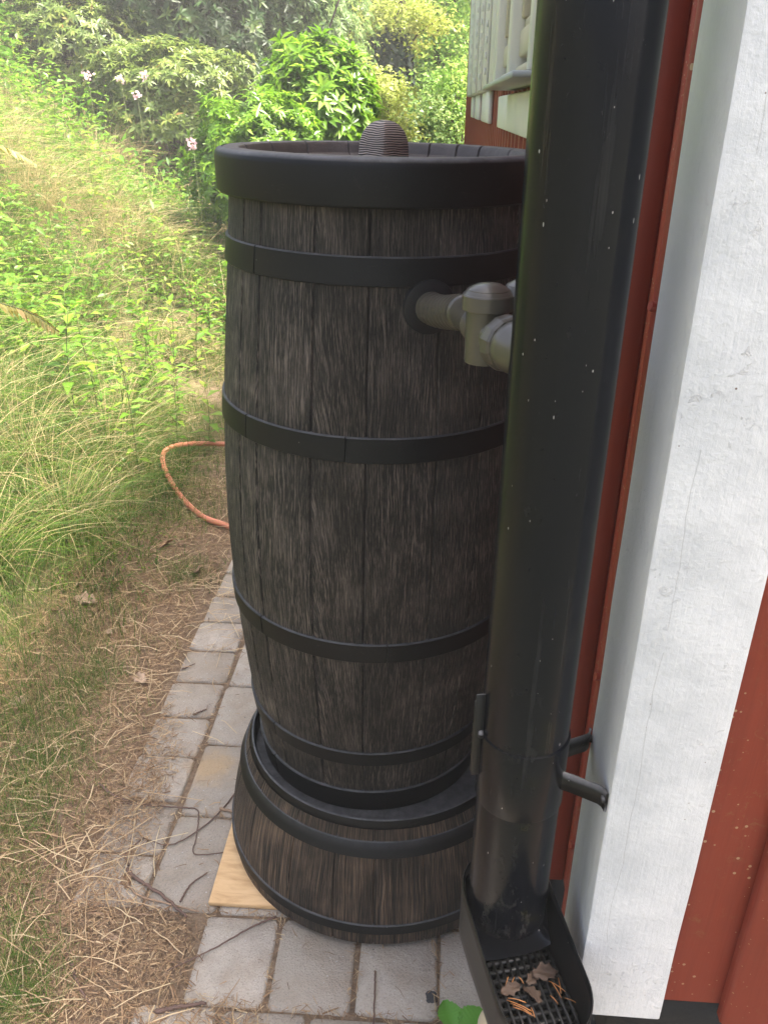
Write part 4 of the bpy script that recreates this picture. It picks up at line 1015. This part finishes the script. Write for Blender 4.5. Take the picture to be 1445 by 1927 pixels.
# pale pink flower heads on stems
fl_px = [(148, 155, 7.2, 'pale pink flower at the left end of the flowers in the meadow'), (212, 160, 7.4, 'pale pink flower second from the left, above the dry grass'), (240, 187, 6.6, 'largest pale pink flower in the middle of the meadow'), (258, 152, 7.6, 'pink flower just above the largest one'), (340, 271, 5.6, 'single pink flower nearest the barrel lid'), (92, 540, 0, None), (218, 490, 0, None)]
for q, (a_, b_, d_, lb) in enumerate(fl_px):
    if lb is None: continue
    x_ = azx(a_, d_); z_ = azz(b_, d_); gz = float(ground_h(x_, d_)); root = empty('flower', (x_, d_, gz)); tag(root, lb, 'flower')
    hh = max(.25, z_-gz); mb = MB(); mb.tube([(0, 0, 0), (.02, .01, hh*.5), (0, 0, hh)], [.0018, .0014, .0010], 5); mb.build('stem', MAT['stem'], root)
    n = 26; Pn = rng.normal(size=(n, 3))*np.array([.014, .014, .015])+[0, 0, hh]; V, f = leaves(Pn, unit(n), unit(n), .026, .023, .1, .1); leaf_obj('petals', V, f, rng.random(n), MAT['petal'], root)
# fern fronds reaching in at the left edge
def frond(name, pts, n, L, label, seed):
    rg = np.random.default_rng(seed); q0 = np.array(pts[0]); gx_, gy_ = q0[0]-.30, q0[1]-.25; c_ = catmull([np.array([gx_, gy_, float(ground_h(gx_, gy_))]), np.array([gx_+.03, gy_+.03, .55*q0[2]]), q0+np.array([-.13, -.10, -.10])]+list(pts), 40); root = empty(name, c_[0]); tag(root, label, 'fern'); mb = MB(); mb.tube(c_-c_[0], np.linspace(.0030, .0006, 40), 5); mb.build('stem', MAT['stem'], root)
    t = np.linspace(.48, .99, n); Pn = np.array([[np.interp(s, np.linspace(0, 1, 40), c_[:, i_]) for i_ in range(3)] for s in t]); T = np.gradient(Pn, axis=0); T /= np.linalg.norm(T, axis=1)[:, None]
    S = np.cross(T, [0, 0, 1.]); S /= np.linalg.norm(S, axis=1)[:, None]; Pn = np.repeat(Pn, 2, 0); sg = np.tile([1, -1], n)[:, None]
    D = np.repeat(S, 2, 0)*sg+np.repeat(T, 2, 0)*.8+rg.normal(size=(2*n, 3))*.12-[0, 0, .25]; LL = np.repeat(L*np.sin(np.clip((t-.45)/.55*2.6+.3, 0, pi))*.9+.2*L, 2)
    V, f = leaves(Pn-c_[0], D, np.tile([0, 0, 1.], (2*n, 1))+rg.normal(size=(2*n, 3))*.2, LL, LL*.22, .1, .2); leaf_obj('pinnae', V, f, rg.random(2*n), MAT['frond'], root)
ray = lambda px_, py_, d_: np.array([0, 0, CAMZ])+(CF+CR*(px_-W_PX/2)/F_PX-CU*(py_-H_PX/2)/F_PX)*d_
frond('fern_frond', [ray(-120, 545, 1.25), ray(-20, 565, 1.28), ray(60, 590, 1.3), ray(112, 625, 1.31)], 44, .026, 'olive brown drooping fern tip at the left edge, nearer the middle', 1)
frond('fern_frond', [ray(-120, 250, 1.6), ray(-40, 262, 1.6), ray(20, 280, 1.62), ray(68, 308, 1.64)], 36, .026, 'small olive fern tip at the left edge, high in the dry grass', 2)

# ------------------------------------------------------------------ litter
def litter_density(x, y):
    e = edge(y); band = np.clip((x-(e-.55))/.25, 0, 1)*np.clip((np.interp(y, [1.20, 1.27, 1.56, 1.72, 1.90, 2.5], [-.47, -.60, -.655, -.695, -.735, -.765])-x+.12*(vnoise(x, y, .22, 21)-.4))/.09, 0, 1)
    front = np.clip((1.07-y+.0)/.08, 0, 1)*np.clip((-.30-x+.12*vnoise(x, y, .2, 22))/.12, 0, 1)
    onp = .035
    return np.clip(np.maximum(np.maximum(band, front), onp), 0, 1)
x, y = scatter(46000, -1.35, .2, .8, 4.4, lambda x, y: litter_density(x, y)*(.45+.9*vnoise(x, y, .12, 23)))
n = len(x); L = rng.choice([.012, .02, .035, .07], n, p=[.34, .38, .22, .06])*rng.uniform(.7, 1.4, n); a_ = rng.uniform(0, 2*pi, n); L = np.where((x > -.62) & (y > 1.06), np.minimum(L, .03), L)
Dx = np.c_[np.cos(a_), np.sin(a_), rng.normal(size=n)*.10]; z = np.maximum(ground_h(x, y), np.where(x > -.79, .0035, -1))+.003+rng.random(n)*.008*(x < -.6)
Pn = np.c_[x, y, z]; S = np.c_[-np.sin(a_), np.cos(a_), rng.normal(size=n)*.4]; wd = rng.uniform(.0009, .0022, n)[:, None]*(.7+L[:, None]*9)
bow = np.c_[np.zeros((n, 2)), np.abs(rng.normal(size=n))*.08*L]; side = S*(rng.normal(size=n)*.045*L)[:, None]
A = Pn-Dx*L[:, None]/2; Mi = Pn+bow+side; B = Pn+Dx*L[:, None]/2
V = np.stack([A-S*wd/2, A+S*wd/2, Mi-S*wd/2, Mi+S*wd/2, B-S*wd/4, B+S*wd/4], 1).reshape(-1, 3); b_ = np.arange(n)[:, None]*6
f = np.concatenate([b_+[0, 1, 3, 2], b_+[2, 3, 5, 4]]); rnd = np.clip(rng.random(n)*.62+(L > .045)*.35, 0, 1)
# dense bed of fine chips and needles under the straws
x, y = scatter(170000, -1.30, .1, .82, 3.6, lambda x, y: np.where(litter_density(x, y) > .2, litter_density(x, y), .0)*(.25+1.1*vnoise(x, y, .10, 41)))
ed_ = [e_ for e_ in EDGES if e_[0][1] < 4 and e_[0][1] > .6]; e0 = np.array([e_[0] for e_ in ed_]); e1 = np.array([e_[1] for e_ in ed_]); pick = rng.integers(0, len(ed_), 6500); tq = rng.random(6500)[:, None]
jp = e0[pick]+(e1[pick]-e0[pick])*tq+rng.normal(size=(6500, 2))*.0045+np.array([.013, -.010]); x = np.r_[x, jp[:, 0]]; y = np.r_[y, jp[:, 1]]
n3 = len(x); L3 = rng.uniform(.006, .026, n3)*np.where(rng.random(n3) < .12, 1.6, 1); a3 = rng.uniform(0, 2*pi, n3)
D3 = np.c_[np.cos(a3), np.sin(a3), rng.normal(size=n3)*.18]; S3 = np.c_[-np.sin(a3), np.cos(a3), rng.normal(size=n3)*.35]*(rng.uniform(.0003, .0008, n3)*np.where(rng.random(n3) < .1, 2.4, 1))[:, None]
P3 = np.c_[x, y, np.maximum(ground_h(x, y), np.where(x > -.77, .003, -1))+.002+rng.random(n3)*.007*(x < -.62)]
V3 = np.stack([P3-D3*L3[:, None]/2-S3, P3-D3*L3[:, None]/2+S3, P3+D3*L3[:, None]/2+S3*.6, P3+D3*L3[:, None]/2-S3*.6], 1).reshape(-1, 3)
r3 = np.clip(rng.beta(1.6, 2.2, n3), 0, 1)
# long straws lying in heaps
x, y = scatter(800, -1.3, -.50, .85, 3.4, lambda x, y: np.where(x < -.62, 1, .12)*np.clip(vnoise(x, y, .22, 31)*2.4-.7, .05, 1)*np.clip((x-edge(y)+.3)/.2, 0, 1))
n2 = len(x); a_ = rng.normal(.1, .9, n2); L = rng.uniform(.04, .17, n2); Pn = np.c_[x, y, np.maximum(ground_h(x, y), 0)+.008+rng.random(n2)*.012]
rows = []
cur = rng.normal(size=n2)*.12
for t in np.linspace(-.5, .5, 5):
    aa = a_+cur*t; c_ = Pn+np.c_[np.cos(aa), np.sin(aa), np.zeros(n2)]*(L*t)[:, None]; c_[:, 2] += .012*(.25-t*t)*4*rng.random(n2)
    S = np.c_[-np.sin(aa), np.cos(aa), np.full(n2, .3)]*.0008; rows.append(np.stack([c_-S, c_+S], 1))
V2 = np.stack(rows, 1).reshape(-1, 3); b2_ = np.arange(n2)[:, None]*10+len(V); f2 = np.concatenate([b2_+[2*s, 2*s+1, 2*s+3, 2*s+2] for s in range(4)])
o = np_mesh('straw_litter', np.r_[V, V2, V3], [f, f2, np.arange(n3)[:, None]*4+len(V)+len(V2)+np.array([0, 1, 2, 3])], MAT['straw'], None, False, {'rnd': ('FACE', np.r_[rnd, rnd, np.tile(rng.uniform(.55, 1, n2), 4), r3])}); tag(o, 'dry straw, needles and chips strewn along the path edge', 'litter', kind='stuff')

# dead leaves
def dead_leaf(name, p, L, rz, mat, label, seed, group=None, tilt=(0, 0), cat='leaf'):
    rg = np.random.default_rng(seed); nu, nv = 11, 9; V = []
    for u in np.linspace(0, 1, nu):
        hw = .34*math.sin(pi*min(1, u*.92+.06))**.8*(1+.28*math.sin(u*19+seed))
        for v in np.linspace(-1, 1, nv):
            x_ = (u-.5)*L; y_ = v*hw*L*.8; z_ = L*(.16*abs(v)**1.5*hw*2+.10*math.sin(u*3.1+seed)*.6+.05*math.sin(v*4+u*7+seed)); V.append((x_, y_, z_))
    i = np.arange(nu-1)[:, None]*nv; j = np.arange(nv-1)[None]
    o = np_mesh(name, np.array(V), [np.stack([i+j, i+j+1, i+nv+j+1, i+nv+j], -1).reshape(-1, 4)], MAT[mat], None, True)
    md = o.modifiers.new('s', 'SOLIDIFY'); md.thickness = .0006
    o.location = p; o.rotation_euler = (tilt[0], tilt[1], rz); tag(o, label, cat, group); return o
DL = [(165, 1150, .085, 'paleleaf', 'pale curled dead leaves at the grass edge beside the straw'), (370, 1075, .08, 'deadleaf', 'brown curled leaf on bare ground left of the barrel'), (310, 1035, .08, 'deadleaf', 'brown leaf against the green tuft left of the barrel')]
for q, (a_, b_, L, mt, lb) in enumerate(DL):
    p = at(a_, b_, .0); p[2] = float(ground_h(p[0], p[1]))+.012; dead_leaf('dead_leaf', p, L, q*1.9, mt, lb, q, None, (.3*(-1)**q, .2))
for q, (a_, b_) in enumerate([(185, 1165), (150, 1128), (230, 1105), (70, 1225), (15, 1540), (265, 1280), (100, 1615), (215, 1770), (50, 1660), (130, 1785), (240, 1660), (205, 1195), (345, 1030), (40, 1330), (110, 1180), (250, 1010)]):
    p = at(a_, b_, .0); p[2] = float(ground_h(p[0], p[1]))+.010; dead_leaf('dead_leaf', p, rng.uniform(.03, .065), rng.uniform(0, 6.3), ['deadleaf', 'paleleaf'][q % 2], 'small dry leaf lying among straw at the edge of the grass', 20+q, 'dry leaves in the straw', (rng.normal()*.3, rng.normal()*.3))
# twigs
def twig(pts, r, mat, label, lift=.004):
    r = r*.74
    P = np.array([at(a_, b_) for a_, b_ in pts]); P[:, 2] = np.maximum(ground_h(P[:, 0], P[:, 1]), 0)+r+lift
    o_ = P.mean(0); c_ = catmull(P, 8*len(P)); c_ += rng.normal(size=c_.shape)*r*.22
    mb = MB(); mb.tube(c_-o_, np.linspace(r*1.15, r*.7, len(c_)), 8); o = mb.build('twig', MAT[mat], None, True); o.location = o_; tag(o, label, 'twig'); return o
twig([(240, 1640), (262, 1660), (310, 1692), (352, 1731)], .0055, 'twig', 'thick dark grey twig lying across the paver edge left of the plywood')
twig([(243, 1632), (238, 1610), (256, 1592), (272, 1580)], .003, 'twig', 'thin hooked twig curling up from the end of the thick grey twig')
twig([(230, 1655), (262, 1688), (300, 1700), (376, 1719)], .0035, 'twigpale', 'pale brown twig crossing under the thick grey twig')
twig([(220, 1512), (260, 1517), (330, 1522), (370, 1526), (374, 1545), (370, 1580), (368, 1610), (430, 1607)], .0024, 'twig', 'dark thin twig bent at right angles on the pavers')
twig([(452, 1485), (400, 1545), (326, 1592), (270, 1580)], .0024, 'twig', 'reddish brown twig running from the stand down across two pavers')
twig([(520, 1728), (470, 1750), (400, 1790), (315, 1830)], .0026, 'twig', 'long reddish twig reaching the front of the stand on the near pavers')
twig([(706, 1830), (705, 1870), (703, 1927), (702, 1990)], .0024, 'twig', 'straight reddish twig on the paver in front of the stand')
twig([(136, 1820), (150, 1860), (172, 1898)], .0046, 'twig', 'short dark twig in the straw at the bottom left')
twig([(295, 1908), (340, 1900), (388, 1893)], .006, 'twig', 'stout grey twig in the straw at the bottom edge')
twig([(168, 1722), (220, 1724), (282, 1724)], .003, 'twigpale', 'pale grey twig lying flat in the straw left of the pavers')
twig([(340, 1700), (360, 1668), (390, 1646)], .0028, 'twig', 'short dark forked twig near the corner of the plywood')
twig([(187, 1478), (215, 1500), (250, 1513)], .004, 'twig', 'short grey twig in the litter above the bent thin twig')
twig([(365, 1348), (388, 1338)], .0035, 'twig', 'short brown stick on the third paver up the path edge')
twig([(345, 1262), (368, 1252)], .003, 'twig', 'tiny brown stick on the paver highest up the path')
twig([(415, 1525), (446, 1535)], .005, 'twigpale', 'flat pale wood chip beside the stand above the plywood')
# leaves and needles in the catcher
def cat_pt(a_, b_, dz=.006): return at(a_, b_, GZ+dz)
for a_, b_, L, rz, lb in ((960, 1862, .030, .5, 'grey brown leaf at the left side of the leaf catcher grid'), (1000, 1872, .034, 2.2, 'pale grey leaf in the middle of the leaf catcher grid'), (1025, 1831, .040, .3, 'curled brown leaf at the back of the leaf catcher grid'), (1000, 1842, .026, .9, 'small brown leaf at the back left of the leaf catcher grid')):
    dead_leaf('dead_leaf', cat_pt(a_, b_, .009), L, rz, 'catchleaf', lb, int(a_), None, (.3, .1))
nl = [((955, 1878), (990, 1887)), ((960, 1888), (1000, 1908)), ((965, 1895), (1003, 1912)), ((950, 1858), (956, 1838)), ((962, 1852), (968, 1838)), ((1032, 1846), (1063, 1866)), ((1038, 1850), (1056, 1878)), ((1050, 1840), (1055, 1870)), ((1034, 1873), (1050, 1890)), ((998, 1895), (1006, 1915)), ((1062, 1878), (1088, 1890)), ((1004, 1822), (1016, 1834)), ((975, 1838), (985, 1852)), ((953, 1882), (1000, 1903))]
for q, (a_, b_) in enumerate(nl):
    A = cat_pt(*a_, .008); B = cat_pt(*b_, .006+.006*(q % 2)); mb = MB(); m0 = (A+B)/2; mb.tube(catmull([A-m0, [0, 0, .002], B-m0], 6), [.0006, .0007, .0007, .0007, .0007, .0005], 5)
    o = mb.build('pine_needle', MAT['needle'], None, True); o.location = m0; tag(o, 'orange dry pine needle lying on the leaf catcher grid', 'needle', 'pine needles in the leaf catcher')
# seedling at the bottom edge
p = at(857, 1945, .03); sg_ = empty('seedling', (p[0], p[1], 0)); tag(sg_, 'bright green seedling with broad leaves between the pavers beside the leaf catcher', 'seedling')
def broad_leaf(c_, d_, L, name='leaf'):
    d_ = np.array(d_, float); d_ /= np.linalg.norm(d_); s_ = np.cross(d_, [0, 0, 1.]); s_ /= np.linalg.norm(s_); n_ = np.cross(s_, d_); V = []; nu, nv = 19, 7
    for u in np.linspace(0, 1, nu):
        hw = .40*math.sin(pi*u**.8)**.75*L*(1+.07*(-1)**int(round(u*18)))
        for v in np.linspace(-1, 1, nv): V.append(np.array(c_)+d_*u*L+s_*v*hw+n_*(abs(v)*hw*.28-.14*L*u*u+.004*math.cos(u*60)*abs(v)))
    i = np.arange(nu-1)[:, None]*nv; j = np.arange(nv-1)[None]; f = np.stack([i+j, i+j+1, i+nv+j+1, i+nv+j], -1).reshape(-1, 4)
    return np_mesh(name, np.array(V), [f], MAT['seed'], sg_, True)
MAT['seed'] = leafmat('seedling_leaf', [(0, (.13, .36, .05)), (1, (.16, .40, .06))], .35, .45)
broad_leaf((-.004, .004, .040), (-.28, .9, .10), .058); broad_leaf((.008, .002, .040), (.85, .62, .12), .068); broad_leaf((-.008, -.004, .035), (-.8, -.35, .1), .05); broad_leaf((.002, -.01, .035), (.4, -.8, .1), .05)
mb = MB(); mb.tube([(0, 0, -.01), (.002, .003, .02), (.002, .006, .042)], [.0016, .0014, .0012], 6); mb.build('stem', MAT['stem'], sg_)

# ------------------------------------------------------------------ haze volume added to pale the background like lens glare
mb = MB(); mb.box((-30, -12, -1.6), (14, 36, 14), 0)
m, nt, b = M('air'); nt.nodes.remove(b); pvn = nd(nt, 'VolumePrincipled'); pvn.inputs['Color'].default_value = (.96, .97, .94, 1); pvn.inputs['Density'].default_value = .006
nt.links.new(pvn.outputs[0], nt.nodes['Material Output'].inputs['Volume'])
hz_ = mb.build('haze', m); tag(hz_, 'thin pale haze added over the garden in place of glare', 'haze', kind='stuff')
